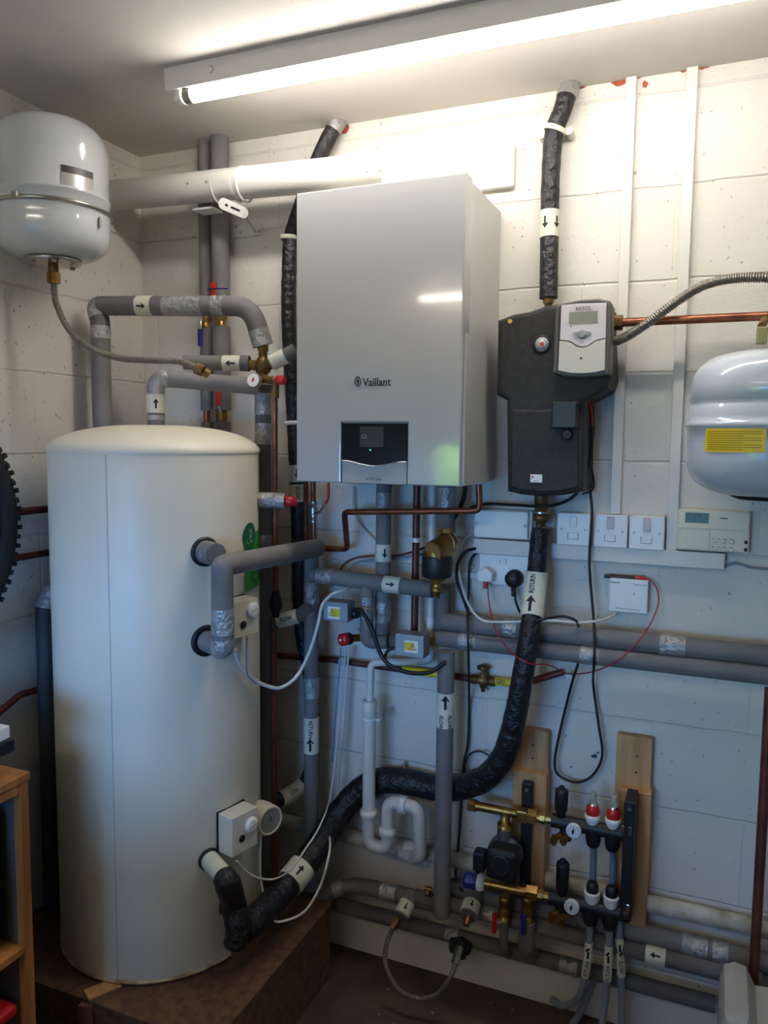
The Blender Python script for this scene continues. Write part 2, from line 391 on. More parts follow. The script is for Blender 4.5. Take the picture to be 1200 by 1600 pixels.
# chipped plaster showing brick at the ceiling line
BRK = mat('bare_brick', '#b5562f', .85, var=.35, scale=60, bump=.5, bscale=90)
wb = bpy.data.objects['wall_back']
for (x, y, w_, h_) in ((538, 201, 17, 15), (968, 128, 19, 11), (997, 118, 8, 7), (1008, 132, 7, 8), (1068, 107, 9, 9), (1098, 104, 14, 7), (908, 134, 12, 8)):
    c = A(x, y, .0005); r = .0011*1.0; k = 11
    pts = [c+RT*(math.cos(2*PI*i/k)*w_*.00105*random.uniform(.7, 1.15))+UP*(math.sin(2*PI*i/k)*h_*.00105*random.uniform(.7, 1.15)) for i in range(k)]
    pts = [V(p.x, -.0005, min(p.z, ZC-.001)) for p in pts]
    part('exposed_brick_patch', MB().prism(pts[::-1], .0025, OUT), BRK, wb, 'chipped patch of bare orange brick')
# old fixing holes
for (x, y) in ((304, 371), (376, 363), (405, 362)):
    c = A(x, y, 0); part('screw_hole', MB().cyl(c+OUT*.0003, c+OUT*.0012, .0022, seg=8), INK, wb)

# ================================================================ FLUORESCENT LIGHT
TUBE = emit('lit_tube', '#fffaf6', TUBE_POWER); TUBE2 = emit('lit_tube_rear', '#fff4e6', TUBE_POWER*.6)
def light_fitting(x0, x1, yb, ztb, lab, tm):
    fl = thing('fluorescent_light', lab, 'light', ((x0+x1)/2, yb, ZC))
    part('batten', MB().prism([V(x0, yb-.03, ZC), V(x0, yb+.03, ZC), V(x0, yb+.024, ZC-.05), V(x0, yb-.024, ZC-.05)], x1-x0, (1, 0, 0)), WHT, fl)
    part('cover_screw', MB().tube([V(x0+.135+.008*math.cos(g), yb-.029, ZC-.024+.008*math.sin(g)) for g in [i*PI/6-PI/2 for i in range(7)]], .0012, 6), STEEL, fl)
    for xe in (x0+.03, x1-.03):
        part('lamp_holder', MB().box((xe-.012, yb-.017, ztb-.016), (xe+.010, yb+.017, ZC-.048), .004), WHT, fl)
    part('fluorescent_tube', MB().cyl((x0+.042, yb, ztb), (x1-.042, yb, ztb), .018, seg=20), tm, fl, 'lit white tube')
    for xe, dx in ((x0+.042, 1), (x1-.042, -1)):
        part('tube_end_cap', MB().cyl((xe, yb, ztb), (xe+dx*.022, yb, ztb), .0186), STEEL, fl, 'grey metal end cap')
light_fitting(-1.285, .24, -.445, A(282, 152, .445).z, 'long white fluorescent batten light with one lit tube on the ceiling', TUBE)
light_fitting(-1.72, -.30, -3.0, ZC-.075, 'second fluorescent light behind the viewer, seen only as a reflection in the boiler front', TUBE2)

# ================================================================ FLUE
zf = 2.290; yf = -.17; rf = .043
flu = thing('boiler_flue', 'fat white plastic flue pipe running from the left wall to the boiler top', 'flue pipe', (-1.2, yf, zf-rf))
xe = A(622, 255, .17).x
part('flue_pipe', MB().tube(fillet([V(XL, yf, zf+.027), V(-1.0, yf, zf+.003), V(xe, yf, zf), V(xe, yf, 2.2)], .075, 12), rf, 32), WHTC, flu)
part('collar', MB().tube([V(XL+.001, yf, zf+.027), V(XL+.012, yf, zf+.027)], rf+.012, 32), WHT, flu)
xj = A(372, 290, .17).x; zf += .007
part('joint_seam', MB().tube([V(xj-.003, yf, zf), V(xj+.003, yf, zf)], rf+.0018, 32), WHTC, flu)
part('joint_seam', MB().tube([V(xj-.065, yf, zf), V(xj-.062, yf, zf)], rf+.0015, 32), WHTC, flu)
for (sx_, sy_) in ((294, 287), (323, 285), (572, 267), (594, 265)):
    c = A(sx_, sy_, .17+rf-.003); part('screw', MB().cyl(c+V(0, .006, 0), c+V(0, -.0035, .0), .004, seg=10), STEEL, flu)
fb = thing('flue_bracket', 'white slotted strap bracket holding up the flue pipe', 'bracket', (xj, -.12, zf-.1))
part('strap', MB().tube([V(xj+.022, yf+(rf+.003)*math.cos(g), zf+(rf+.003)*math.sin(g)) for g in [i*2*PI/30 for i in range(30)]], .0035, 6, closed=True), WHT, fb)
a, b = A(348, 318, .235), A(380, 332, .16)
n_ = (b-a).normalized(); q = n_.cross(V(0, 0, 1)).normalized(); up2 = q.cross(n_).normalized()
def capsule(a, b, r, k=7):
    n_ = (b-a).normalized(); q = n_.cross(OUT).normalized(); pts = []
    for i in range(k+1): g = PI/2+PI*i/k; pts.append(a+q*math.sin(g)*r+n_*math.cos(g)*r)
    for i in range(k+1): g = -PI/2+PI*i/k; pts.append(b+q*math.sin(g)*r+n_*math.cos(g)*r)
    return pts
part('slotted_arm', MB().prism(capsule(a, b, .0155), .005, (0, 1, 0), .001), WHT, fb)
part('slot', MB().prism(capsule(a.lerp(b, .42)+OUT*.0006, a.lerp(b, .8)+OUT*.0006, .003), .001, (0, 1, 0)), INK, fb, 'dark slot')
part('slot', MB().prism(capsule(a.lerp(b, .15)+OUT*.0006, a.lerp(b, .22)+OUT*.0006, .003), .001, (0, 1, 0)), INK, fb, 'dark slot')
c = A(312, 327, .13); d_ = A(342, 325, .13)
part('shelf_strip', MB().box((c.x, -.165, zf-rf-.009), (d_.x, -.11, zf-rf-.003), .001), WHT, fb)
bp0 = prect(361, 347, 409, 368, .002)
part('wall_plate', MB().box((bp0[0], -.006, bp0[2]), (bp0[1], 0, bp0[3]), .001), WHTC, fb, 'white painted wall plate with screws')
part('arm_tie', MB().cyl(b+V(0, .004, -.004), V(bp0[1]-.02, -.003, bp0[2]+.01), .002, seg=6), STEEL, fb)
for x, y in ((369, 354), (376, 363), (405, 361)):
    c = A(x, y, .006); part('screw', MB().cyl(c, c+OUT*.003, .0035, seg=10), STEEL, fb)
pb = prect(768, 229, 802, 291, .02)
solo('blanking_plate', 'square white blanking plate on the wall right of the boiler top', 'wall plate', MB().box((pb[0]-.06, -.022, pb[2]), (pb[1], 0, pb[3]), .004), WHT)

# ================================================================ BOILER
BX0, BX1, BZ0, BZ1, BY = -.998, -.557, 1.481, 2.201, -.33
bo = thing('gas_boiler', 'large glossy grey-white wall boiler with black display under the flue', 'boiler', ((BX0+BX1)/2, 0, BZ0))
part('casing', MB().box((BX0+.002, BY+.012, BZ0+.002), (BX1-.002, -.001, BZ1-.002), .004), BOILS, bo)
P_ = lambda x, y: A(x, y, -BY)
dl, dr = A(534, 700, .33).x, A(635, 700, .33).x; dt, dm = A(585, 661.5, .33).z, A(585, 722, .33).z
fp = MB(); th = .014
fp.box((BX0, BY, dt+.004), (BX1, BY+th, BZ1), .004); fp.box((BX0, BY, BZ0), (dl-.003, BY+th, dt+.0042), .004); fp.box((dr+.003, BY, BZ0), (BX1, BY+th, dt+.0042), .004)
# one continuous front: a flat U-shaped sheet with rounded rim
def ushape(y): return [V(BX0, y, BZ0), V(dl-.003, y, BZ0), V(dl-.003, y, dt+.003), V(dr+.003, y, dt+.003), V(dr+.003, y, BZ0), V(BX1, y, BZ0), V(BX1, y, BZ1), V(BX0, y, BZ1)]
part('front_panel', MB().prism(ushape(BY), .05, (0, 1, 0), .0035, 3), BOILF, bo)
part('side_moulding', MB().prism([V(BX1+.0002, BY+.012, BZ0+.002), V(BX1+.0002, -.06, BZ0+.002), V(BX1+.0002, -.085, BZ0+.10), V(BX1+.0002, -.11, BZ0+.18), V(BX1+.0002, -.11, BZ0+.345), V(BX1+.0002, BY+.012, BZ0+.36)], .005, (1, 0, 0)), BOILS, bo)
def wave(t): return dm + .006*math.cos(2*PI*t)-.003
top = [V(dl, BY+.0015, dt), V(dr, BY+.0015, dt)]; wv = [V(dl+(dr-dl)*t/14, BY+.0015, wave(t/14)) for t in range(15)]
dp = part('display_window', MB().prism([top[0], *wv, top[1]], .006, (0, 1, 0)), BLKG, bo, 'black glossy display window')
part('trim_strip', MB().tube([p+V(0, -.0005, -.001) for p in wv], .0016, 8), CHROME, bo, 'bright curved metal strip')
part('lower_flap', MB().prism([p+V(0, .002, -.0015) for p in wv[::-1]]+[V(dl, BY+.0035, BZ0+.001), V(dr, BY+.0035, BZ0+.001)], .006, (0, 1, 0)), mat('silver_grey_plastic', '#9a9c9a', .35, var=.02), bo, 'silver-grey lower flap')
part('flap_lip', MB().box((dl-.006, BY+.004, BZ0-.0005), (dr+.006, BY+.03, BZ0+.002)), BLKS, bo)
sc = part('screen', MB().box((dl+.049, BY+.0006, dt-.058), (dl+.113, BY+.0016, dt-.008)), mat('dim_screen', '#2a2c2a', .15, var=.05), bo, 'dim grey screen')
mbx = MB(); c = V(dl+.053+.008, BY+.0003, dt-.032)
for q_ in ((-.006, -.004, .006, -.003), (-.006, .003, .006, .004), (-.006, -.004, -.005, .004), (.005, -.004, .006, .004)):
    mbx.box((c.x+q_[0], c.y-.0002, c.z+q_[1]), (c.x+q_[2], c.y+.0002, c.z+q_[3]))
part('screen_symbol', mbx, mat('pale_lcd', '#9a9c98', .4), bo); part('status_light', MB().cyl((dl+.078, BY+.0008, dt-.0655), (dl+.078, BY+.0002, dt-.0655), .0025, seg=12), emit('teal_light', '#3fb0a0', .5), bo, 'small teal status light')
c = A(570, 596.5, .3312); mbx = MB(); flat(mbx, textmesh('Vaillant', .018), A(588.5, 597.5, .3312), RT, UP, .0275, .92)
c = A(559, 596.5, .3312); ring = [c+RT*(math.cos(g)*.0082)+UP*(math.sin(g)*.0105) for g in [i*PI/16 for i in range(32)]]
mbx.tube(ring, .0011, 5, closed=True)
mbx.add([c+RT*x+UP*y for x, y in ((-.003, .004), (0, .0065), (.003, .004), (.0028, -.001), (0, -.0035), (-.0028, -.001))], [[0, 1, 2, 3, 4, 5][::-1]])
mbx.add([c+RT*x+UP*y for x, y in ((-.005, -.005), (0, -.0075), (.005, -.005), (.004, -.0035), (0, -.0055), (-.004, -.0035))], [[0, 1, 2, 3, 4, 5]])
mbx.add([c+RT*x+UP*y for x, y in ((-.0065, .0125), (.0065, .0125), (.004, .0105), (-.004, .0105))], [[0, 1, 2, 3]])
part('logo', mbx, INK, bo, 'dark maker lettering with a small round emblem')
mbx = MB(); flat(mbx, textmesh('ecoTEC plus'), V((dl+dr)/2+.0, BY+.0012, BZ0+.012), RT, UP, .0085); part('small_lettering', mbx, INK, bo)

# ================================================================ HOT WATER TANK
TX, TY, TR, TZ0, TZ1 = -1.38, -.408, .2705, .236, 1.556
def TK(px, py, gap=0):
    d = ray(px, py); a = d.x**2+d.y**2; ox, oy = CAM.x-TX, CAM.y-TY; b = 2*(ox*d.x+oy*d.y); cc = ox*ox+oy*oy-(TR+gap)**2
    D_ = max(b*b-4*a*cc, 0); return CAM + d*((-b-math.sqrt(D_))/2/a)
def tn(p): v = V(p.x-TX, p.y-TY, 0); return v.normalized()
tk = thing('hot_water_cylinder', 'tall cream enamelled hot water cylinder with domed lid on a chipboard plinth', 'water tank', (TX, TY, TZ0))
part('tank_body', MB().lathe([(TR-.012, 0), (TR-.004, .002), (TR, .012), (TR, TZ1-TZ0-.004), (TR-.001, TZ1-TZ0)], (TX, TY, TZ0), UP, 96), TANKM, tk)
dome = [(TR+.0025, 0), (TR+.003, .006)]+[(max(.001, (TR+.003)*math.cos(g)**.75), .006+.065*math.sin(g)**1.2) for g in [i*PI/2/14 for i in range(1, 15)]]
part('lid', MB().lathe(dome, (TX, TY, TZ1-.004), UP, 96), TANKM, tk)
part('base_ring', MB().tube([V(TX+(TR-.002)*math.cos(g), TY+(TR-.002)*math.sin(g), TZ0+.004) for g in [i*2*PI/96 for i in range(96)]], .005, 6, closed=True), mat('rusty_cream', '#cbb68c', .6, var=.4, scale=20, col2='#8a5a2c'), tk, 'cream bottom rim with rust spots')
p = TK(172, 1000); part('seam', MB().box((p.x-.0009, p.y-.0009, TZ0+.01), (p.x+.0009, p.y+.0009, TZ1-.006)), mat('seam_grey', '#b5b1a8', .6), tk)  # narrow strip, greyer than the enamel, along the vertical seam
def patch(mb, px0, py0, px1, py1, gap, cut=None, k=8):
    # rectangle draped on the tank between two screen columns
    a, b = TK(px0, (py0+py1)/2), TK(px1, (py0+py1)/2); g0 = math.atan2(a.y-TY, a.x-TX); g1 = math.atan2(b.y-TY, b.x-TX)
    zt = TK((px0+px1)/2, py0).z; zb = TK((px0+px1)/2, py1).z; R_ = TR+gap; vs = []
    for i in range(k+1):
        g = g0+(g1-g0)*i/k; vs += [V(TX+R_*math.cos(g), TY+R_*math.sin(g), zb), V(TX+R_*math.cos(g), TY+R_*math.sin(g), zt)]
    mb.add(vs, [(2*i, 2*i+2, 2*i+3, 2*i+1) for i in range(k)], True); return g0, g1, zt, zb
GRN = mat('green_sticker', '#3f9a22', .4, var=.05); GRND = mat('dark_green_sticker', '#145a34', .4, var=.05)
st = MB(); patch(st, 381, 832, 404.4, 921, .0012); stk = part('energy_sticker', st, GRN, tk, 'bright green sticker with a dark green round emblem')
def tdisc(px, py, hw, hz, gap):
    c = TK(px, py); g = math.atan2(c.y-TY, c.x-TX); R_ = TR+gap
    return [V(TX+R_*math.cos(g+hw/TR*math.cos(t)), TY+R_*math.sin(g+hw/TR*math.cos(t)), c.z+hz*math.sin(t)) for t in [i*PI/14 for i in range(28)]]
mbx = MB(); mbx.add(tdisc(389.5, 838, .037, .036, .0022), [list(range(28))]); part('emblem', mbx, GRND, tk, 'dark green oval emblem')
mbx = MB(); mbx.add(tdisc(401, 895, .05, .02, .0022), [list(range(28))]); part('emblem', mbx, GRND, tk, 'dark green oval emblem')
c = TK(389.5, 838); vs, fs = textmesh('yes', .02); g0 = math.atan2(c.y-TY, c.x-TX)
mbx = MB(); mbx.add([V(TX+(TR+.003)*math.cos(g0+(-y*.030)/TR*1), TY+(TR+.003)*math.sin(g0+(-y*.030)/TR), c.z+x*.030) for x, y in vs], fs); part('emblem_lettering', mbx, mat('pale_green', '#7fb58a', .5), tk)
# ports
def port(px, py, r, ln=.05, dirn=None):
    p = TK(px, py); n = tn(p) if dirn is None else dirn
    part('port_collar', MB().lathe([(r*1.16, -.01), (r*1.16, .003), (r*1.08, .006), (r*.93, .006)], p, tn(p)), BLKS, tk, 'black rubber collar'); return p, n
# upper stub
p1, n1 = port(320, 862, .0315)
e1 = p1+n1*.058
gs = thing('capped_pipe_stub', 'short grey lagged stub with a capped end, uppermost on the tank front', 'pipe', p1)
part('lagging', MB().cyl(p1+n1*.004, e1, .0285, .027, 24), GREY, gs); part('end_cap', MB().cyl(e1, e1+n1*.003, .024, seg=9), GREYD, gs)
c = p1+n1*.03+V(-.01, -.026, .0); part('clip_pin', MB().box(c-V(.003, .002, .008), c+V(.003, .002, .008)), STEEL, gs)
# blow-off valve with red cap near the top right
pr = A(404, 781, .30); pe = A(446, 783, .27)
rv = thing('relief_valve', 'taped grey fitting with red cap beside the tank shoulder', 'valve', pr)
part('lagging', MB().cyl(pr-RT*.03, pe, rad(25, pr), seg=24), FOIL, rv); d_ = (pe-pr).normalized()
part('red_cap', MB().lathe([(.0125, 0), (.015, .003), (.014, .022), (.011, .030)], pe, d_, 12), RED, rv, 'red turning cap')

# stat boxes
def statbox(pxs, pys, name_l, ztop, zbot):
    # pxs = left/right screen columns of the front face
    a = TK(pxs[0], pys[0]); n = V(.62, -.78, 0).normalized(); t = V(.78, .62, 0).normalized()
    return a, n, t
def stat(cx_, cy_, wd, ht, dp_, lab, knob, screw, mount):
    c = TK(cx_, cy_, dp_); n = tn(c); n = V(n.x-.10, n.y, 0).normalized(); t = V(-n.y, n.x, 0); R3 = Matrix((t, n*-1, UP)).transposed()
    th_ = thing('tank_thermostat', lab, 'thermostat', c-UP*ht/2, 'beige thermostat boxes on the tank')
    def loc(x, y, z): return c+t*x+n*y+UP*z
    part('box', MB().box((c.x-wd/2, c.y-dp_/2, c.z-ht/2), (c.x+wd/2, c.y+dp_/2, c.z+ht/2), .003, 2), STATB, th_)
    # rotate box mesh into place
    o = th_.children[0] if th_.children else None
    me = bpy.data.objects[[k for k in ORG if k.startswith('box')][-1]].data; og = ORG[th_.name]
    for v in me.vertices:
        q = v.co+og-c; v.co = c+t*q.x+n*(-q.y-dp_/2)+UP*q.z-og
    part('mounting_step', MB().prism([loc(-wd/2-.003, -dp_+.001, -ht/2-.002), loc(-wd/2-.003, -dp_+.001, ht/2+.002), loc(wd/2+.003, -dp_+.001, ht/2+.002), loc(wd/2+.003, -dp_+.001, -ht/2-.002)], .012, -n), BLKS, th_)
    part('dial', MB().lathe([(.020, 0), (.0205, .006), (.017, .010), (.010, .0105)], loc(knob[0], 0, knob[1]), n, 24), WHT, th_, 'white temperature dial')
    part('dial_bar', MB().prism([loc(knob[0]-.013, .0115, knob[1]+.002), loc(knob[0]+.011, .0115, knob[1]+.006), loc(knob[0]+.012, .0115, knob[1]+.001), loc(knob[0]-.012, .0115, knob[1]-.003)], .003, -n), STATB, th_)
    part('cover_screw', MB().lathe([(.0095, 0), (.0095, .003), (.006, .0035)], loc(screw[0], 0, screw[1]), n, 18), BLKS, th_, 'black cover screw')
    part('lid_seam', MB().box(loc(-.001, -dp_*.5, ht/2-.0005)-V(.01, .01, 0), loc(.001, -dp_*.5, ht/2+.0006)+V(.01, .01, 0)), STATB, th_)
    return th_, loc
s1, l1 = stat(385, 966, .088, .092, .052, 'beige thermostat box with white dial on the tank, upper of the two', (.020, .018), (-.012, -.014), 0)
s2, l2 = stat(383, 1300, .088, .104, .052, 'beige thermostat box with white dial low on the tank, lower of the two', (.020, .012), (-.012, -.012), 0)
# immersion heater cap
c = A(409, 1275, .33); n = V(.93, -.36, 0).normalized()
im = thing('immersion_heater', 'round beige immersion heater cap low on the right side of the tank', 'heater', c)
part('cap', MB().lathe([(.038, -.02), (.041, .0), (.041, .036), (.038, .041), (.035, .041), (.034, .037), (.0, .037)], c, n, 36), STATB, im)
part('cap_face', MB().cyl(c+n*.0372, c+n*.0385, .033, seg=30), mat('grey_face', '#8f8d88', .5), im, 'grey recessed face')
part('terminal_post', MB().box(c+n*.036+UP*.01-V(.004, .004, .008), c+n*.040+UP*.01+V(.006, .004, .008), .002), GREYP, im)
part('flange', MB().cyl(c-n*.05, c-n*.02, .03), BLKS, im)

# ================================================================ PIPES ROUND THE TANK
o, D_ = run('lagged_pipe', 'grey lagged pipe looping from behind the tank over to the mixing valve', 'pipe',
    [V(-1.66, -.30, .26), V(-1.66, -.30, A(115, 600, .3).z*0+L(115, 480, .1).z-.02), A(150, 478, .30), A(392, 478, .24), A(411, 540, .22)], .0275, GREY, .07,
    bands=((128, 490, .035, 'foil'), (118, 520, .03, 'foil'), (228, 478, .045, 'white', (('>', 'across', .028, 0),)), (289, 479, .11, 'foil'), (343, 478, .03, 'foil'), (410, 528, .045, 'foil')))
# fix arrow direction: pointing right
# tank-top pipe with flow sticker
tt = V(TX, TY, TZ1+.06)
zz = A(246, 590, .41).z
run('lagged_pipe', 'grey lagged pipe rising from the tank lid and bending right to the gauge', 'pipe',
    [V(tt.x, tt.y, tt.z-.01), V(tt.x+.002, tt.y, zz), A(403, 604, .25)], .0225, GREY, .03,
    bands=((245, 598, .055, 'foil'), (245, 632, .042, 'white', (('>', 'across', .026, 0),)), (246, 652, .012, 'foil')))
# second pipe from valve to left (behind)
run('lagged_pipe', 'grey lagged pipe with a left-pointing arrow behind the braided hose', 'pipe',
    [A(288, 566, .28), A(390, 568, .22)], .0205, GREY, .02, bands=((363, 568, .045, 'white', (('>', 'flip', .028, 0),)), (385, 568, .03, 'grey')))
# right hand lagged stub to boiler
run('lagged_pipe', 'short pale taped stub running right from the mixing valve behind the boiler', 'pipe',
    [A(424, 567, .22), A(462, 548, .20)], .0205, GREYD, .02, bands=((434, 562, .05, 'white'),))
# mixing valve
mv = A(411, 573, .22)
t_ = thing('mixing_valve', 'brass mixing valve cluster above the right shoulder of the tank', 'valve', mv)
part('valve_body', MB().lathe([(.013, -.045), (.013, -.02), (.020, -.015), (.022, .008), (.016, .022), (.012, .026), (.012, .05)], mv, UP), BRASSD, t_)
part('side_port', MB().cyl(mv, A(386, 569, .22), .014), BRASSD, t_); part('side_port', MB().cyl(mv, A(430, 564, .22), .018, .015), BRASSD, t_)
part('union_nut', MB().hexnut(mv+UP*.042, mv+UP*.058, .017), BRASSD, t_)
gz = A(396, 594, .315); gn = (V(.1, -1, .1)).normalized()
gg = thing('pressure_gauge', 'small round white pressure gauge with red needle in front of the mixing valve', 'gauge', gz)
part('housing', MB().lathe([(.016, -.02), (.019, -.012), (.0195, 0), (.018, .002)], gz, gn, 28), STEEL, gg)
part('dial_face', MB().cyl(gz+gn*.0015, gz+gn*.003, .017, seg=28), WHT, gg, 'white dial face')
part('needle', MB().prism([gz+gn*.0036+RT*x+UP*z for x, z in ((-.004, -.005), (.001, .006), (.005, .003), (.003, -.003))], .001, gn), RED, gg, 'red needle')
part('stem', MB().cyl(gz-gn*.018, mv-UP*.03, .007), BRASSD, gg)
rv2 = A(430, 594, .24)
t2 = thing('relief_valve', 'brass relief valve with red cap just right of the pressure gauge', 'valve', rv2)
part('valve_body', MB().tube(fillet([A(410, 590, .23), A(420, 594, .24), rv2, A(430, 622, .24)], .012), .011), BRASSD, t2)
part('red_cap', MB().lathe([(.012, 0), (.0125, .006), (.0125, .02), (.009, .024)], A(433, 594, .245), RT, 14), RED, t2, 'red turning cap')
part('compression_nut', MB().hexnut(A(430, 613, .24), A(430, 622, .24), .0125), BRASSD, t2)
# discharge pipes down
xx = A(430, 700, .22)
run('copper_pipe', 'thin copper discharge pipe dropping beside the tank from the relief valve', 'pipe', [V(xx.x, -.22, A(430, 620, .22).z), V(xx.x-.002, -.22, A(430, 855, .22).z)], .0075, COP, seg=12)
xx2 = A(412, 800, .16).x
run('lagged_pipe', 'tall grey lagged pipe squeezed vertically behind the right edge of the tank', 'pipe', [V(xx2, -.16, mv.z-.045), V(xx2, -.16, .35)], .0235, GREYD,
    bands=((413, 630, .05, 'foil'), (413, 678, .05, 'foil'), (413, 850, .06, 'foil')))
run('copper_pipe', 'copper pipe standing behind the lagged pipe right of the tank', 'pipe', [A(431, 885, .21), A(430, 925, .21)], .0075, COPR, seg=12)
tdh = A(431, 940, .21)
td = thing('tundish', 'black tundish funnel on the discharge pipe right of the tank', 'tundish', tdh)
part('funnel', MB().lathe([(.010, .03), (.012, .02), (.017, .0), (.019, -.008), (.018, -.016), (.012, -.032), (.009, -.045)], tdh, UP, 18), BLKS, td)
xx = A(428, 1100, .21)
run('copper_pipe', 'dull copper discharge pipe dropping from the black tundish', 'pipe', [V(xx.x, -.21, A(428, 985, .21).z), V(xx.x, -.21, .30)], .0095, COPR, seg=12)
# braided hose from expansion vessel
HV = V(-1.605, -.525, 0)
hb = A(318, 576, .40)
vb = V(-1.605, -.525, 2.02)
fh = thing('braided_hose', 'braided steel hose curving down from the left expansion vessel to the tank pipework', 'hose', hb)
part('hose', MB().tube(spline([V(vb.x, vb.y, 1.99), V(vb.x+.002, vb.y, 1.955), A(90, 480, .52), A(108, 515, .51), A(140, 543, .49), A(185, 559, .46), A(235, 563, .44), A(280, 565, .42), A(308, 575, .41)]), rad(10, hb), 12), BRAID, fh)
part('hose_nut', MB().hexnut(V(vb.x, vb.y, 1.985), V(vb.x, vb.y, 2.012), .017), BRASS, fh, 'brass nut')
part('hose_nut', MB().hexnut(A(306, 575, .41), A(318, 580, .405), .015).cyl(A(318, 580, .405), A(326, 585, .395), .012), BRASSD, fh, 'brass nut')

# diagonal grey pipe from tank front to wall, and its neighbours
a0 = TK(322, 1001); e0 = A(347, 1012, (-(a0+tn(a0)*.075).y))
p2, n2 = port(322, 1001, .034)
cor = p2+n2*.085
ytop = A(347, 884, -cor.y).z
c_top = V(cor.x, cor.y, ytop)
run('lagged_pipe', 'grey lagged pipe looping off the tank front and climbing to the wall riser', 'pipe',
    [p2+n2*.004, cor, c_top, A(496, 856, .13)], .0262, GREY, .010,
    bands=((347, 972, .05, 'foil'), (347, 1008, .022, 'foil')))
RX = A(490, 1150, .10).x
run('lagged_pipe', 'grey lagged riser with RETURN sticker left of the white waste pipe', 'pipe', [V(RX-.0, -.115, A(496, 862, .115).z), V(RX, -.115, .24)], .0215, GREY,
    bands=((491, 925, .055, 'foil'), (490, 1072, .05, 'foil'), (493, 1146, .098, 'white', (('RETURN', 'down', .018, .022, -.003), ('>', 'across', .04, -.024, -.003)))))
zt = A(560, 908, .12).z
run('lagged_pipe', 'short horizontal grey lagged pipe with right-pointing arrow below the boiler', 'pipe', [V(RX+.01, -.125, zt+.008), V(A(676, 918, .125).x, -.125, zt-.005)], .0225, GREY, bands=((510, 906, .045, 'foil'), (614, 916, .045, 'white', (('>', 'across', .026, 0),))))
xb1 = A(598, 850, .09).x
run('lagged_pipe', 'grey lagged pipe straight below the boiler display with a down arrow', 'pipe', [V(xb1, -.085, BZ0+.01), V(xb1, -.085, A(598, 1003, .085).z), V(A(645, 1003, .085).x, -.085, A(640, 1003, .085).z)], .0215, GREY, .02,
    bands=((597, 785, .05, 'foil'), (598, 864, .045, 'white', (('>', 'flip', .026, 0, .004),)), (597, 955, .05, 'foil')))
xs_ = A(573, 960, .125).x
run('lagged_pipe', 'short grey lagged dropper between the two metal junction boxes', 'pipe', [V(xs_, -.125, zt-.01), V(xs_, -.125, A(573, 1003, .125).z), V(A(605, 1005, .11).x, -.11, A(605, 1003, .11).z)], .0195, GREY, .02, bands=((573, 950, .05, 'foil'),))
xb2 = A(697, 800, .12).x
run('lagged_pipe', 'grey lagged pipe below the boiler ending on the brass dirt separator', 'pipe', [V(xb2, -.12, BZ0+.01), V(xb2, -.12, A(697, 826, .12).z)], .0245, GREYD, bands=((697, 780, .05, 'foil'),))
xb3 = A(695, 1200, .11).x
run('lagged_pipe', 'tall grey lagged riser with FLOW stickers right of the white waste pipe', 'pipe', [V(xb3, -.115, A(698, 1017, .115).z), V(xb3, -.115, .26)], .0235, GREY,
    bands=((700, 1109, .095, 'white', (('FLOW', 'down', .017, -.03, -.012), ('FLOW', 'down', .017, -.03, .013), ('>', 'across', .04, .026))),))
run('lagged_pipe', 'grey lagged pipe dropping behind the brass dirt separator', 'pipe', [A(693, 915, .06), A(690, 985, .06)], .0215, GREYD)
run('lagged_pipe', 'short sloping lagged branch with FLOW sticker between the tank and the RETURN riser', 'pipe', [A(428, 972, .15), A(468, 962, .13), A(488, 946, .12)], .0205, GREYD, .02, bands=((450, 966, .06, 'white', (('FLOW', 'up', .016, 0),)),))
# horizontals to the right
z1 = A(950, 998, .07).z
run('lagged_pipe', 'long horizontal grey lagged pipe, upper of the pair at socket level', 'pipe', [V(A(692, 975, .07).x, -.07, z1), V(1.88, -.07, z1)], .0245, GREY,
    bands=((800, 983, .035, 'foil'), (1043, 1005, .03, 'foil'), (1062, 1007, .02, 'foil')))
z2 = A(950, 1026, .075).z
run('lagged_pipe', 'long horizontal grey lagged pipe, lower of the pair at socket level', 'pipe', [V(A(684, 1004, .08).x, -.08, z2), V(1.88, -.08, z2)], .0235, GREY,
    bands=((732, 1007, .04, 'foil'), (922, 1022, .04, 'foil')))

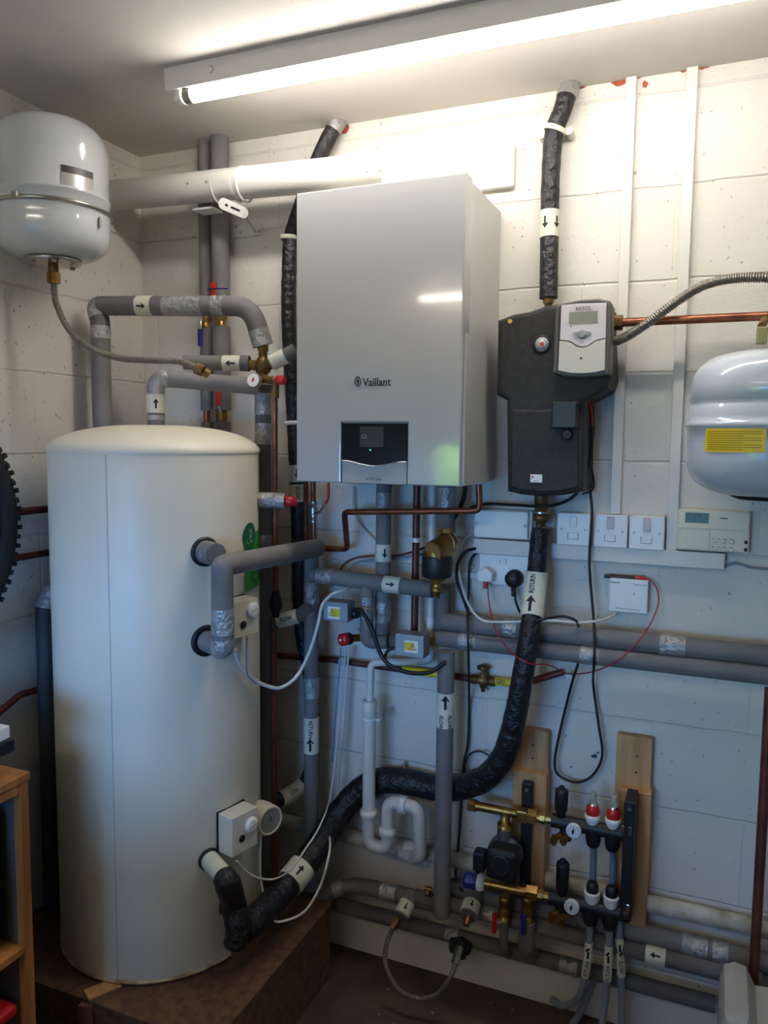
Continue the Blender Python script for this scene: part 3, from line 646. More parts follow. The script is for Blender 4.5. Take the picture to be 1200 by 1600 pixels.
# two verticals from the ceiling at the left of the boiler
for (pxa, w_, off, lab, vy) in ((321, 19, .04, 'narrower grey lagged riser from the ceiling behind the tank, left of the pair', 498), (345, 28, .05, 'wider grey lagged riser from the ceiling behind the tank, right of the pair', 496)):
    xx = A(pxa, 440, off).x; r_ = rad(w_, A(pxa, 440, off))
    o, D_ = run('lagged_pipe', lab, 'pipe', [V(xx, -off, ZC), V(xx, -off, .3)], r_, COP, core=.011, sleeves=(((pxa, 215), (pxa, 485)), ((pxa, 512), (pxa, 640)), ((pxa, 660), (pxa, 1350))), sleeve_mat=GREY, group='grey lagged risers from the ceiling')
    zc_ = A(pxa, vy, off).z
    bv = thing('ball_valve', 'brass ball valve on the %s lagged riser above the tank' % ('narrower' if pxa == 321 else 'wider'), 'valve', V(xx, -off, zc_-.03), 'brass ball valves on the lagged risers')
    part('valve_body', MB().lathe([(.013, -.034), (.016, -.032), (.016, -.02), (.012, -.018), (.018, -.006), (.018, .006), (.012, .018), (.016, .02), (.016, .032), (.013, .034)], V(xx, -off, zc_), UP, 16), BRASS, bv)
    if pxa == 321:
        hp = [A(318, 494, off+.02), A(314, 500, off+.045), A(313, 515, off+.045)]
        part('lever', MB().tube(hp, .004, 8), STEEL, bv)
        part('lever_grip', MB().box(A(313, 541, off+.045)-V(.007, .004, 0), A(313, 514, off+.045)+V(.007, .004, 0), .003), BLUE, bv, 'blue plastic lever grip')
    else:
        part('lever', MB().tube([A(340, 480, off+.03), A(334, 470, off+.035), A(333, 464, off+.035)], .004, 8), STEEL, bv)
        part('lever_grip', MB().box(A(333, 463, off+.038)-V(.008, .004, 0), A(333, 441, off+.038)+V(.008, .004, 0), .003), RED, bv, 'red plastic lever grip')
    if pxa == 345:
        bv = thing('ball_valve', 'brass ball valve with a red lever just above the tank lid', 'valve', A(342, 655, off), 'brass ball valves on the lagged risers')
        part('valve_body', MB().lathe([(.015, -.02), (.018, -.012), (.018, .012), (.015, .02)], V(xx, -off, A(345, 650, off).z), UP, 16), BRASS, bv)
        part('lever', MB().tube([A(345, 645, off+.03), A(342, 634, off+.035)], .004, 8), STEEL, bv)
        part('lever_grip', MB().box(A(341, 634, off+.038)-V(.008, .004, 0), A(341, 608, off+.038)+V(.008, .004, 0), .003), RED, bv, 'red plastic lever grip')
c = A(341, 451, .085)
solo('cable_tie', 'blue cable tie round the red valve lever above the grey loop pipe', 'cable tie', MB().tube([A(325, 451, .085), A(333, 451, .097), A(356, 451, .085)], .0022, 8), BLUE)

# ================================================================ LEFT EXPANSION VESSEL
ev = thing('expansion_vessel', 'white expansion vessel strapped high in the left corner', 'expansion vessel', (HV.x, HV.y, 2.03))
R_ = .143; z0, z1v = 2.045, 2.385
prof = [(.001, 0)]+[(R_*math.sin(g)**.42 if g > 0 else .001, .085*(1-math.cos(g)**.75) if g < PI/2-.01 else .085) for g in [i*PI/2/10 for i in range(1, 11)]]
prof += [(R_, .143), (R_+.0018, .144), (R_+.0018, .151), (R_, .152)]
prof += [(R_*math.cos(g)**.44 if g < PI/2-.01 else .001, .25+.09*math.sin(g)**.9) for g in [i*PI/2/10 for i in range(0, 11)]]
part('vessel_shell', MB().lathe(prof, (HV.x, HV.y, z0), UP, 64), WENAM, ev)
part('bottom_flange', MB().lathe([(.068, 0), (.070, .003), (.070, .009), (.066, .011), (.04, .012)], (HV.x, HV.y, z0-.010), UP, 36), STEEL, ev, 'steel bottom flange')
for k in range(6):
    g = k*PI/3+.3; part('flange_bolt', MB().hexnut((HV.x+.056*math.cos(g), HV.y+.056*math.sin(g), z0-.017), (HV.x+.056*math.cos(g), HV.y+.056*math.sin(g), z0-.008), .007), STEEL, ev)
part('inlet_stub', MB().cyl((HV.x, HV.y, z0-.03), (HV.x, HV.y, z0), .013), BRASSD, ev)
part('air_valve_cap', MB().cyl((HV.x+.03, HV.y-.0, z1v-.004), (HV.x+.03, HV.y-.0, z1v+.01), .022), BLKS, ev, 'black top cap')
zst = L(80, 312, .15).z-.034
part('strap', MB().tube([V(HV.x+(R_+.002)*math.cos(g), HV.y+(R_+.002)*math.sin(g), zst) for g in [i*2*PI/60 for i in range(60)]], .0055, 8, closed=True), STEEL, ev, 'steel mounting strap')
def vpt(px, py, gap):
    d = ray(px, py); a = d.x**2+d.y**2; ox, oy = CAM.x-HV.x, CAM.y-HV.y; b = 2*(ox*d.x+oy*d.y); cc = ox*ox+oy*oy-(R_+gap)**2
    return CAM+d*((-b-math.sqrt(max(b*b-4*a*cc, 0)))/2/a)
def vpatch(px0, px1, py0, py1, gap, k=8):
    a, b = vpt(px0, (py0+py1)/2, gap), vpt(px1, (py0+py1)/2, gap); g0 = math.atan2(a.y-HV.y, a.x-HV.x); g1 = math.atan2(b.y-HV.y, b.x-HV.x)
    zt = vpt((px0+px1)/2, py0, gap).z; zb = vpt((px0+px1)/2, py1, gap).z; vs = []
    for i in range(k+1):
        g = g0+(g1-g0)*i/k; vs += [V(HV.x+(R_+gap)*math.cos(g), HV.y+(R_+gap)*math.sin(g), zb), V(HV.x+(R_+gap)*math.cos(g), HV.y+(R_+gap)*math.sin(g), zt)]
    return MB().add(vs, [(2*i, 2*i+2, 2*i+3, 2*i+1) for i in range(k)], True)
part('rating_plate', vpatch(95, 146, 262, 294, .001), mat('silver_label', '#b9b7b2', .25, .4), ev, 'silver rating plate')
part('plate_header', vpatch(96, 145, 262, 273, .0018), mat('dark_label', '#3a3434', .4), ev, 'dark header strip')
part('strap_buckle', MB().box(vpt(23, 303, .006)-V(.009, .004, .007), vpt(23, 303, .006)+V(.009, .004, .007), .002), STEEL, ev)
c = vpt(157, 347, .006); part('strap_screw', MB().cyl(c+V(0, 0, .012), c-V(0, 0, .014), .004, seg=8), STEEL, ev)
part('wall_bracket', MB().box((XL, HV.y-.03, zst-.02), (HV.x-R_+.01, HV.y+.03, zst+.02), .003), STEEL, ev)

# ================================================================ BLACK LAGGED PIPES
def clipring(p, d, r, lab, ears=True, wd=.012):
    t = thing('pipe_clip', lab, 'pipe clip', p); d = d.normalized()
    part('ring', MB().lathe([(r+.001, -wd/2), (r+.005, -wd/2), (r+.005, wd/2), (r+.001, wd/2), (r+.001, -wd/2)], p, d, 28), mat('cream_clip', '#dcd9c4', .45, var=.05), t)
    if ears:
        for s in (-1, 1):
            c = V(p.x+s*(r+.011), p.y+.006, p.z-.006); part('lug', MB().cyl(V(c.x, 0, c.z), c+V(0, -.004, 0), .0095, seg=18), MATS['cream_clip'], t); part('screw', MB().cyl(c+OUT*.004, c+OUT*.006, .004, seg=10), STEEL, t)
    return t
BP = [A(531, 188, .02), A(520, 203, .035), A(497, 250, .04), A(474, 312, .04), A(461, 350, .04), A(454, 380, .04), A(451, 470, .04), A(453, 540, .04), A(459, 650, .04), A(464, 750, .045), A(467, 850, .05), A(468, 930, .055), A(474, 1000, .06), A(485, 1060, .06), A(487, 1180, .06), A(480, 1218, .065), A(455, 1240, .10), A(430, 1252, .15)]
o, D_ = run('black_lagged_pipe', 'black lagged pipe coming through the ceiling and passing behind the left edge of the boiler', 'pipe', BP, .0225, BLK, sm=True,
    bands=((528, 195, .04, 'foil'), (464, 740, .04, 'white', (('>', 'flip', .026, 0),)), (465, 770, .04, 'white', (('FLOW', 'down', .017, 0),)), (458, 1238, .085, 'white', (('FLOW', 'up', .017, 0),)),))
clipring(A(452.5, 372, .04), BP[6]-BP[5], .0225, 'cream clip round the black pipe at the top left of the boiler', False)
clipring(A(459, 661, .04), BP[8]-BP[7], .0225, 'cream clip round the black pipe lower left of the boiler', False)
SP = [A(892, 130, .02), A(886, 148, .04), A(879, 172, .045), A(866, 207, .045), A(861, 265, .045), A(859, 330, .045), A(858, 400, .05), A(857, 466, .055)]
o, D_ = run('black_lagged_pipe', 'black tape-wrapped pipe from the ceiling down to the black pump station', 'pipe', SP, .0235, BLK, sm=True,
    bands=((889, 140, .045, 'foil'), (858, 352, .048, 'white', (('>', 'flip', .03, 0, -.012), ('>', 'flip', .03, 0, .02)))))
clipring(A(867, 203, .045), SP[3]-SP[2], .0235, 'cream clip with two screw lugs on the black pipe near the ceiling')
RPW = [28, 29, 30, 32, 34, 36, 38, 39, 40, 40, 40, 40, 40, 41, 42, 42, 43, 44, 44]
RP = [A(845, 826, .075), A(842, 850, .075), A(836, 920, .09), A(826, 1000, .15), A(816, 1060, .16), A(805, 1120, .15), A(790, 1175, .13), A(765, 1210, .11), A(735, 1226, .085), A(690, 1232, .048), A(640, 1222, .047), A(595, 1220, .047), A(560, 1238, .055), A(528, 1275, .09), A(500, 1318, .17), A(462, 1368, .27), A(430, 1405, .36), A(398, 1438, .46), A(380, 1452, .50)]
o, D_ = run('black_lagged_pipe', 'thick black lagged pipe sweeping from the pump station down to the tank bottom', 'pipe', RP, [rad(w_, p_) for w_, p_ in zip(RPW, RP)], BLK, sm=True, seg=22)
band(o, D_, rad(44, RP[15]), 461, 1369, .045, 'white', (('>', 'across', .034, 0),))
# upper part of that run is thinner: its wrapped sleeve with sticker
band(o, D_, rad(32, RP[2])+.002, 829, 925, .115, 'white', (('RETURN', 'up', .019, .024, -.008), ('>', 'across', .046, -.034, -.008)))
clipring(A(628, 1222, .045), RP[10]-RP[11], .031, 'white clip holding the black sweep pipe above the waste trap', False)
c = A(633, 1194, .012); solo('clip_stud', 'steel stud fixing the white clip above the black pipe', 'stud', MB().cyl((c.x, 0, c.z), c, .006).cyl(V(c.x, -.012, c.z+.008), V(c.x, -.03, c.z-.022), .004), STEEL)
# tank bottom port, white stub and black wrapped leg
p3, n3 = port(326, 1342, .0245)
ll = A(356, 1376, -(p3+n3*.09).y)
cw = thing('tank_drain_leg', 'black wrapped elbow and leg under the bottom port of the tank', 'pipe', ll)
part('white_stub', MB().cyl(p3+n3*.004, ll.lerp(p3, .12), .0235, .0235), STICK, cw, 'cream stickered stub with black arrow')
lb = A(371, 1448, .52); le = A(366, 1484, .53)
part('wrapped_leg', MB().tube(spline([ll.lerp(p3, .18), ll+V(0, 0, -.008), A(364, 1408, .515), lb, le]), [.0245, .027]+[.029]*8+[.032]*20+[.030]*9+[.012]*2, 20), BLK, cw)
part('loose_flap', MB().prism([A(345, 1375, .50), A(338, 1430, .50), A(352, 1426, .50), A(356, 1385, .51)], .004, OUT), BLK, cw)
part('wrapped_elbow', MB().tube([lb, A(396, 1440, .47)], .030, 20), BLK, cw)
part('drain_nozzle', MB().cyl(le, A(368, 1514, .53), .008, .0065), BRASSD, cw, 'brass drain nozzle')
a_ = part('flow_arrow', MB(), INK, cw) if False else None

# ================================================================ PUMP STATION
PS = .165
ps = thing('solar_pump_station', 'black foam pump station hanging on the wall right of the boiler', 'pump station', A(850, 778, .0))
outl = [(777, 500), (800, 491), (828, 486), (850, 478), (868, 474), (950, 474), (955, 590), (950, 606), (930, 618), (914, 626), (912, 700), (911, 768), (880, 774), (845, 776), (815, 773), (792, 768), (791, 625), (775, 617)]
part('foam_shell', MB().prism([A(x, y, PS) for x, y in outl], PS-.004, (0, 1, 0), .012, 3), BLKF, ps)
part('lower_shell_ridge', MB().prism([A(x, y, PS+.006) for x, y in ((798, 640), (904, 640), (904, 762), (880, 768), (845, 770), (815, 767), (797, 762))], .01, (0, 1, 0), .005), BLKF, ps)
c = A(846, 538, PS+.001)
part('gauge_recess', MB().lathe([(.0225, 0), (.0225, .0015), (.018, .0015)], c, OUT), BLKS, ps)
part('dial_thermometer', MB().lathe([(.0165, .0), (.0165, .004), (.001, .004)], c+RT*.002, OUT), mat('dial_grey_white', '#b9bcbc', .4), ps, 'white dial thermometer')
mbx = MB().cyl(c+RT*.002+OUT*.004, c+RT*.002+OUT*.0055, .005, seg=12)
part('dial_centre', mbx, RED, ps, 'red dial centre'); mbx = MB()
for k in range(12):
    g = 2*PI*k/12; q = c+RT*.002+OUT*.0046; mbx.cyl(q+RT*.0115*math.cos(g)+UP*.0115*math.sin(g), q+RT*.0145*math.cos(g)+UP*.0145*math.sin(g), .0007, seg=4)
part('dial_ticks', mbx, INK, ps)
c = A(797, 502, PS+.001); part('peg', MB().cyl(c+V(0, .003, 0), c+OUT*.002, .0055), BRASS, ps, 'brass peg')
q = prect(863, 628, 902, 670, PS+.02); part('pump_head', MB().box((q[0], -PS-.03, q[2]), (q[1], -PS+.01, q[3]), .004), mat('pump_head_green_black', '#1a201c', .45), ps, 'black glossy pump head')
c = A(887, 679, PS+.004); part('pump_knob', MB().lathe([(.013, 0), (.013, .012), (.010, .015)], c, OUT), BLKS, ps)
q = prect(829, 741, 847, 754, PS+.008); lb_ = part('label', MB().box((q[0], -PS-.0095, q[2]), (q[1], -PS-.008, q[3])), WHT, ps, 'small white label with red mark')
part('label_mark', MB().box((q[0]+.003, -PS-.0105, q[3]-.009), (q[0]+.008, -PS-.0096, q[3]-.004)), RED, ps)
mbx = MB(); flat(mbx, textmesh('RESOL'), V((q[0]+q[1])/2, -PS-.0100, q[2]+.0035), RT, UP, .0045); part('label_text', mbx, INK, ps)
# controller on its front
CT = PS+.028
ct = thing('solar_controller', 'grey solar controller with small LCD on the black pump station', 'controller', A(912, 590, PS))
out = [(868, 478), (875, 474), (905, 468), (935, 466), (953, 470), (957, 478), (952, 585), (945, 586), (910, 590), (880, 588), (864, 582)]
part('housing', MB().prism([A(x, y, CT) for x, y in out], .05, (0, 1, 0), .004), mat('dark_grey_plastic', '#5a5650', .45, var=.05), ct)
inn = [(873, 481), (876, 478), (905, 472), (940, 471), (949, 474), (945, 582), (910, 586), (869, 581)]
part('front_recess', MB().prism([A(x, y, CT+.0008) for x, y in inn], .002, (0, 1, 0)), mat('black_recess', '#1c1820', .4), ct)
fu = [(877, 477), (905, 474), (949-1, 473), (946.5, 528), (930, 532), (923, 537), (916, 541), (908, 541.5), (899, 539), (893, 534), (885, 532), (875, 531)]
part('upper_fascia', MB().prism([A(x, y, CT+.005) for x, y in fu], .005, (0, 1, 0), .001), mat('silver_fascia', '#c3bfc4', .35, .2, var=.04), ct, 'silver fascia with screen and buttons')
fl_ = [(946, 529.5), (930, 533.5), (923, 538.5), (916, 542.5), (908, 543.5), (899, 541), (893, 536), (885, 533.5), (874, 532.5), (872, 579), (890, 583), (910, 583.5), (930, 582), (945, 578)]
part('lower_cover', MB().prism([A(x, y, CT+.007) for x, y in fl_[::-1]], .007, (0, 1, 0), .0012), mat('pale_cover', '#c9c6ba', .4, var=.03), ct, 'pale lower cover')
q = prect(889.5, 488, 933.5, 504.5, CT+.0056); part('lcd_screen', MB().box((q[0], -CT-.0062, q[2]), (q[1], -CT-.005, q[3])), mat('lcd_green', '#6d7466', .25, var=.05), ct, 'grey-green LCD')
mbx = MB(); flat(mbx, textmesh('RESOL', .01), A(912, 482.5, CT+.0062), RT, UP, .0125, 1.05); part('maker_lettering', mbx, mat('grey_ink', '#55505a', .5), ct)
c = A(909.5, 522.5, CT+.006); mbx = MB(); mbx.lathe([(.011, 0), (.011, .003), (.009, .004), (.0075, .004), (.007, .006)], c, OUT)
for s in (-1, 1): mbx.prism([c+RT*(s*x)+UP*z for x, z in ((.008, .006), (.018, .006), (.0215, .002), (.018, -.002), (.009, -.005))][::s], .003, OUT)
part('button_pad', mbx, mat('button_grey', '#8d8f90', .4), ct, 'grey button pad')
c = A(892, 510, CT+.0055); part('indicator_light', MB().cyl(c, c+OUT*.0015, .0018, seg=10), INK, ct); c = A(908, 560, CT+.0075); part('cover_screw', MB().cyl(c, c+OUT*.001, .003, seg=12), mat('screw_dark', '#5b5750', .4, .5), ct)
# fittings around the station
solo('compression_fitting', 'dull steel fitting joining the ceiling pipe to the pump station', 'fitting', MB().cyl(A(857, 478, .06), A(857, 462, .06), .010).hexnut(A(857, 474, .06), A(857, 468, .06), .014), BRASSD)
f1 = A(846, 778, .075)
ft = thing('pump_station_outlet', 'brass outlet fitting under the black pump station', 'fitting', A(845, 824, .075))
part('outlet_tube', MB().lathe([(.018, .02), (.018, -.03), (.016, -.032), (.016, -.042), (.020, -.043), (.020, -.060), (.014, -.061), (.014, -.075)], f1, UP, 20), BRASSD, ft)
part('seal_ring', MB().lathe([(.0185, -.036), (.0185, -.040)], f1, UP, 20), STEEL, ft)
zc = A(1080, 499, .09).z
run('copper_pipe', 'copper pipe running right from the pump station to the far expansion vessel', 'pipe', [V(A(962, 505, .09).x, -.09, zc), V(.13, -.09, zc)], .0105, COP, seg=14)
solo('compression_nut', 'dull brass nut where the copper pipe leaves the pump station', 'nut', MB().hexnut(V(A(955, 505, .09).x-.01, -.09, zc), V(A(973, 505, .09).x, -.09, zc), .0185), BRASSD)
ch = spline([A(956, 535, .13), A(975, 528, .13), A(1010, 506, .12), A(1060, 469, .115), A(1100, 446, .11), A(1150, 435, .11), A(1215, 436, .12), A(1290, 460, .12), A(1360, 520, .10), A(1400, 600, .06), A(1420, 700, .012)], 60)
ribs = []; Dn = dense(ch, .0015)
solo('corrugated_hose', 'ribbed stainless steel flexible hose arching right above the copper pipe', 'hose', MB().tube(Dn, [.0122 if i % 4 < 2 else .0098 for i in range(len(Dn))], 14), mat('hose_steel', '#8f8b80', .35, .85))

# ================================================================ RIGHT EXPANSION VESSEL
RV = V(.105, -.20, 1.474); RR = .172
rv_ = thing('expansion_vessel', 'pale blue-white expansion vessel with yellow label at the right edge', 'expansion vessel', RV)
def sq(g, e): return math.copysign(abs(math.cos(g))**e, math.cos(g)), math.copysign(abs(math.sin(g))**e, math.sin(g))
prof = []
for i in range(0, 13):
    g = -PI/2+PI/2*i/12; c_, s_ = sq(g, .62); prof.append((max(.001, RR*c_), .115+.115*s_))
prof += [(RR, .150), (RR+.003, .152), (RR+.003, .160), (RR, .162), (RR-.004, .175), (RR-.004, .198), (RR-.009, .203), (RR-.004, .208)]
for i in range(1, 13):
    g = PI/2*i/12; c_, s_ = sq(g, .62); prof.append((max(.001, (RR-.004)*c_), .208+.110*s_))
part('vessel_shell', MB().lathe(prof, RV, UP, 72), mat('blue_white_enamel', '#bfc6cf', .18, var=.03, scale=3, coat=.6), rv_)
def rpt(px, py, gap=0):
    d = ray(px, py); a = d.x**2+d.y**2; ox, oy = CAM.x-RV.x, CAM.y-RV.y; b = 2*(ox*d.x+oy*d.y); cc = ox*ox+oy*oy-(RR+gap)**2
    return CAM+d*((-b-math.sqrt(max(b*b-4*a*cc, 0)))/2/a)
a, b = rpt(1103, 690), rpt(1197, 690); g0 = math.atan2(a.y-RV.y, a.x-RV.x); g1 = math.atan2(b.y-RV.y, b.x-RV.x); zt_, zb_ = rpt(1150, 669.5).z, rpt(1150, 707).z
vs = []
for i in range(13):
    g = g0+(g1-g0)*i/12; vs += [V(RV.x+(RR+.002)*math.cos(g), RV.y+(RR+.002)*math.sin(g), zb_), V(RV.x+(RR+.002)*math.cos(g), RV.y+(RR+.002)*math.sin(g), zt_)]
part('warning_label', MB().add(vs, [(2*i, 2*i+2, 2*i+3, 2*i+1) for i in range(12)], True), YEL, rv_, 'yellow printed label')
mbx = MB()
for j in range(9):
    zl = zt_-.006-j*(zt_-zb_-.012)/8; h = .0007; vs = []
    for i in range(13):
        g = g0+(g1-g0)*(.06+.88*i/12*(1 if j % 3 != 2 else .7)); vs += [V(RV.x+(RR+.0028)*math.cos(g), RV.y+(RR+.0028)*math.sin(g), zl-h), V(RV.x+(RR+.0028)*math.cos(g), RV.y+(RR+.0028)*math.sin(g), zl+h)]
    mbx.add(vs, [(2*i, 2*i+2, 2*i+3, 2*i+1) for i in range(12)])
part('label_print', mbx, mat('brown_print', '#8a7410', .6), rv_)
part('bottom_cap', MB().lathe([(.06, 0), (.075, .006), (.075, .014)], RV-UP*.006, UP), BLKS, rv_, 'black bottom cap')
part('wall_bracket', MB().box((RV.x-.04, RV.y+RR-.02, RV.z+.12), (RV.x+.04, 0, RV.z+.2), .002), STEEL, rv_)
part('inlet_neck', MB().cyl(RV+UP*.315, RV+UP*.345, .014), BRASSD, rv_)
c = A(1197, 505, .14)
vt = thing('vessel_shutoff_valve', 'brass elbow valve with a pale square cap above the right vessel', 'valve', RV+UP*.345)
part('elbow_body', MB().tube(fillet([V(.10, -.09, zc), V(.115, -.13, zc-.01), V(.118, -.19, zc-.03), V(.108, -.2, RV.z+.342)], .015), .013).hexnut(V(.095, -.09, zc), V(.125, -.09, zc), .019), BRASSD, vt)
q = A(1189, 532, .2); part('square_cap', MB().box((q.x-.010, -.215, q.z-.008), (q.x+.012, -.19, q.z+.028), .003), mat('olive_plastic', '#8d8a5c', .45), vt, 'pale olive square cap')
part('valve_side', MB().tube([q+V(0, 0, .03), V(q.x+.006, -.17, zc-.02)], .009), BRASSD, vt)

# ================================================================ TRUNKING, SOCKETS, CONTROLS
def trunk(lab, x, w_, ztop, zbot, d=.016):
    solo('cable_trunking', lab, 'trunking', MB().box((x-w_/2, -d, zbot), (x+w_/2, 0, ztop), .002), WHTC, 'vertical white cable trunking')
xa = A(984, 117, .016).x; xb_ = A(1076, 200, .016).x
zsw = A(960, 803, .01).z
trunk('thin vertical white trunking from the ceiling nearer the pump station', A(975, 420, .016).x, .0255, ZC, zsw)
trunk('thin vertical white trunking from the ceiling nearer the right vessel', A(1068, 420, .016).x, .0265, ZC, A(1050, 862, .02).z)
ht0, ht1 = A(739, 842, .03), A(1132, 890, .03)
zt0 = A(900, 851, .03).z; zt1 = A(900, 876, .03).z
solo('cable_trunking', 'long horizontal white trunking under the switches', 'trunking', MB().box((ht0.x, -.03, A(1000, 882, .03).z), (ht1.x, 0, A(1000, 857, .03).z), .0025), WHTC)
ck = prect(700, 892, 760, 906, .012)
solo('cable_trunking', 'short narrow white trunking left of the double socket', 'trunking', MB().box((ck[0], -.012, ck[2]), (ck[1], 0, ck[3]), .002), WHTC)
# junction box
q = prect(741, 797, 826, 843, .04)
jb = thing('junction_box', 'wide white junction box under the right end of the boiler', 'junction box', V((q[0]+q[1])/2, 0, q[2]))
q = (A(741, 820, .04).x, A(826, 820, .04).x, A(783, 842, .04).z, A(783, 797, .04).z)
part('base', MB().box((q[0]+.004, -.034, q[2]), (q[1]+.008, 0, q[3]), .003), WHTC, jb); part('lid', MB().box((q[0], -.045, q[2]+.001), (q[1], -.033, q[3]-.001), .004), WHT, jb)
for x in (q[0]+.007, q[1]-.007): part('lid_screw', MB().cyl((x, -.046, (q[2]+q[3])/2), (x, -.0475, (q[2]+q[3])/2), .005, seg=14), SCREW, jb)
# fused switches
def spur(x0, x1, lab, flag):
    a, b = A(x0, 826, .035), A(x1, 826, .035); c = (a.x+b.x)/2; h = .043; z = zsp; w_ = .043
    t = thing('fused_switch', lab, 'switch', V(c, 0, z-h), 'white fused switches')
    part('back_box', MB().box((c-w_+.0015, -.028, z-h+.001), (c+w_-.0015, 0, z+h-.001), .002), WHT, t)
    part('faceplate', MB().box((c-w_+.0003, -.037, z-h), (c+w_-.0003, -.027, z+h), .003), WHT, t)
    part('rocker', MB().box((c-.009, -.042, z+.006), (c+.009, -.036, z+.034), .0015), WHT if flag != 1 else mat('grey_rocker', '#b8b7b2', .4), t)
    part('fuse_holder', MB().box((c-.013, -.0385, z-.026), (c+.013, -.036, z-.009), .0012), WHT, t)
    part('fuse_outline', MB().tube([V(c-.0135, -.0376, z-.010), V(c-.0135, -.0376, z-.026), V(c+.0135, -.0376, z-.026), V(c+.0135, -.0376, z-.010)], .0006, 4), INK, t)
    for s in (-1, 1): part('screw', MB().cyl((c+s*.030, -.0365, z), (c+s*.030, -.0380, z), .003, seg=12), SCREW, t)
    if flag: part('red_neon_bar', MB().box((c-.009, -.0385, z+.036), (c+.009, -.036, z+.0375)), RED, t, 'thin red mark')
zsp = A(953, 830, .035).z
spur(871, 921, 'white fused switch, leftmost of the row of three above the trunking', 0)
spur(926, 982, 'white fused switch with red mark, middle of the row of three', 1)
spur(981, 1041, 'white fused switch with red mark, rightmost of the row of three', 1)
q = prect(828, 803, 868, 850, .012); solo('back_plate', 'narrow white plate behind the pump outlet beside the switches', 'wall plate', MB().box((q[0], -.012, q[2]), (q[1]-.003, 0, q[3]), .002), WHTC)
# programmer
a, b = A(1059, 795, .03), A(1170, 862, .03); zt_, zb_ = A(1112, 797, .03).z, A(1112, 862, .03).z
pg = thing('heating_programmer', 'cream heating programmer with green LCD beside the right vessel', 'programmer', V((a.x+b.x)/2, 0, zb_))
part('housing', MB().box((a.x, -.032, zb_), (b.x, 0, zt_), .004), CREAMP, pg)
zm = zt_-(zt_-zb_)*.42
part('ridge', MB().box((a.x+.001, -.035, zm-.004), (b.x-.001, -.030, zm), .001), CREAMP, pg); part('cover_flap', MB().box((a.x+.010, -.0342, zb_+.004), (a.x+(b.x-a.x)*.46, -.030, zm-.008), .001), CREAMP, pg)
W_ = b.x-a.x
part('lcd_screen', MB().box((a.x+W_*.11, -.0326, zm+.010), (a.x+W_*.44, -.031, zt_-.008)), mat('lcd_dark_green', '#566b52', .3), pg, 'green LCD screen')
mbx = MB(); flat(mbx, textmesh('1:35'), V(a.x+W_*.29, -.0329, zt_-.016), RT, UP, .011)
mbx.box((a.x+W_*.64-.009, -.0329, zt_-.020), (a.x+W_*.64+.009, -.0322, zt_-.0175))
for i in range(4):
    for j in range(2): mbx.box((a.x+W_*(.50+.085*(i % 4))-.002, -.0329, zb_+.012+j*.020), (a.x+W_*(.50+.085*i)+.0035, -.0322, zb_+.0135+j*.020))
part('printed_marks', mbx, mat('dark_print', '#3a3a34', .5), pg)
for i in range(3):
    for j in range(2): part('button', MB().lathe([(.0055, 0), (.0055, .002), (.004, .003)], V(a.x+W_*(.54+.11*i), -.032, zb_+.007+j*.020), OUT, 14), CREAMP, pg)
for j in range(2): part('slide_switch', MB().box((b.x-.011, -.035, zb_+.006+j*.018), (b.x-.004, -.031, zb_+.014+j*.018), .001), BLKS, pg, 'black slide switch')
# wireless receiver
a, b = A(952, 930, .03), A(1012, 930, .03); zt_, zb_ = A(982, 905, .03).z, A(982, 957, .03).z
rc = thing('wireless_receiver', 'small square white receiver box under the trunking', 'receiver', V((a.x+b.x)/2, 0, zb_))
part('housing', MB().box((a.x, -.032, zb_), (b.x, 0, zt_), .002), WHT, rc); mbx = MB()
flat(mbx, textmesh('Drayton', .01), V(a.x+.013, -.0325, zt_-.010), RT, UP, .0085, .9); flat(mbx, textmesh('Digistat SCR'), V(b.x-.019, -.0325, zt_-.012), RT, UP, .0065)
flat(mbx, textmesh('RF Receiver/Controller'), V((a.x+b.x)/2, -.0325, zb_+.009), RT, UP, .0062)
for i, (x, z) in enumerate(((.002, .007), (.002, .003))): mbx.box(((a.x+b.x)/2+.012, -.0326, (zt_+zb_)/2+z), ((a.x+b.x)/2+.016, -.032, (zt_+zb_)/2+z+.0015))
part('lettering', mbx, mat('dark_print', '#3a3a34', .5), rc)
for z in (-.006, -.014): part('button', MB().lathe([(.003, 0), (.003, .0015)], V((a.x+b.x)/2+.014, -.032, (zt_+zb_)/2+z), OUT, 12), WHT, rc)
pr_ = thing('test_probe', 'black probe with red end lying on top of the receiver box', 'probe', A(980, 903, .02))
part('handle', MB().tube([A(944, 900, .02), A(960, 901, .02), A(994, 903.5, .02)], [.0045, .006, .006], 12), BLKS, pr_); part('red_sleeve', MB().tube([A(993, 903.5, .02), A(1004, 904, .02), A(1009, 904, .02)], [.0068, .0068, .004], 12), RED, pr_, 'red sleeve')
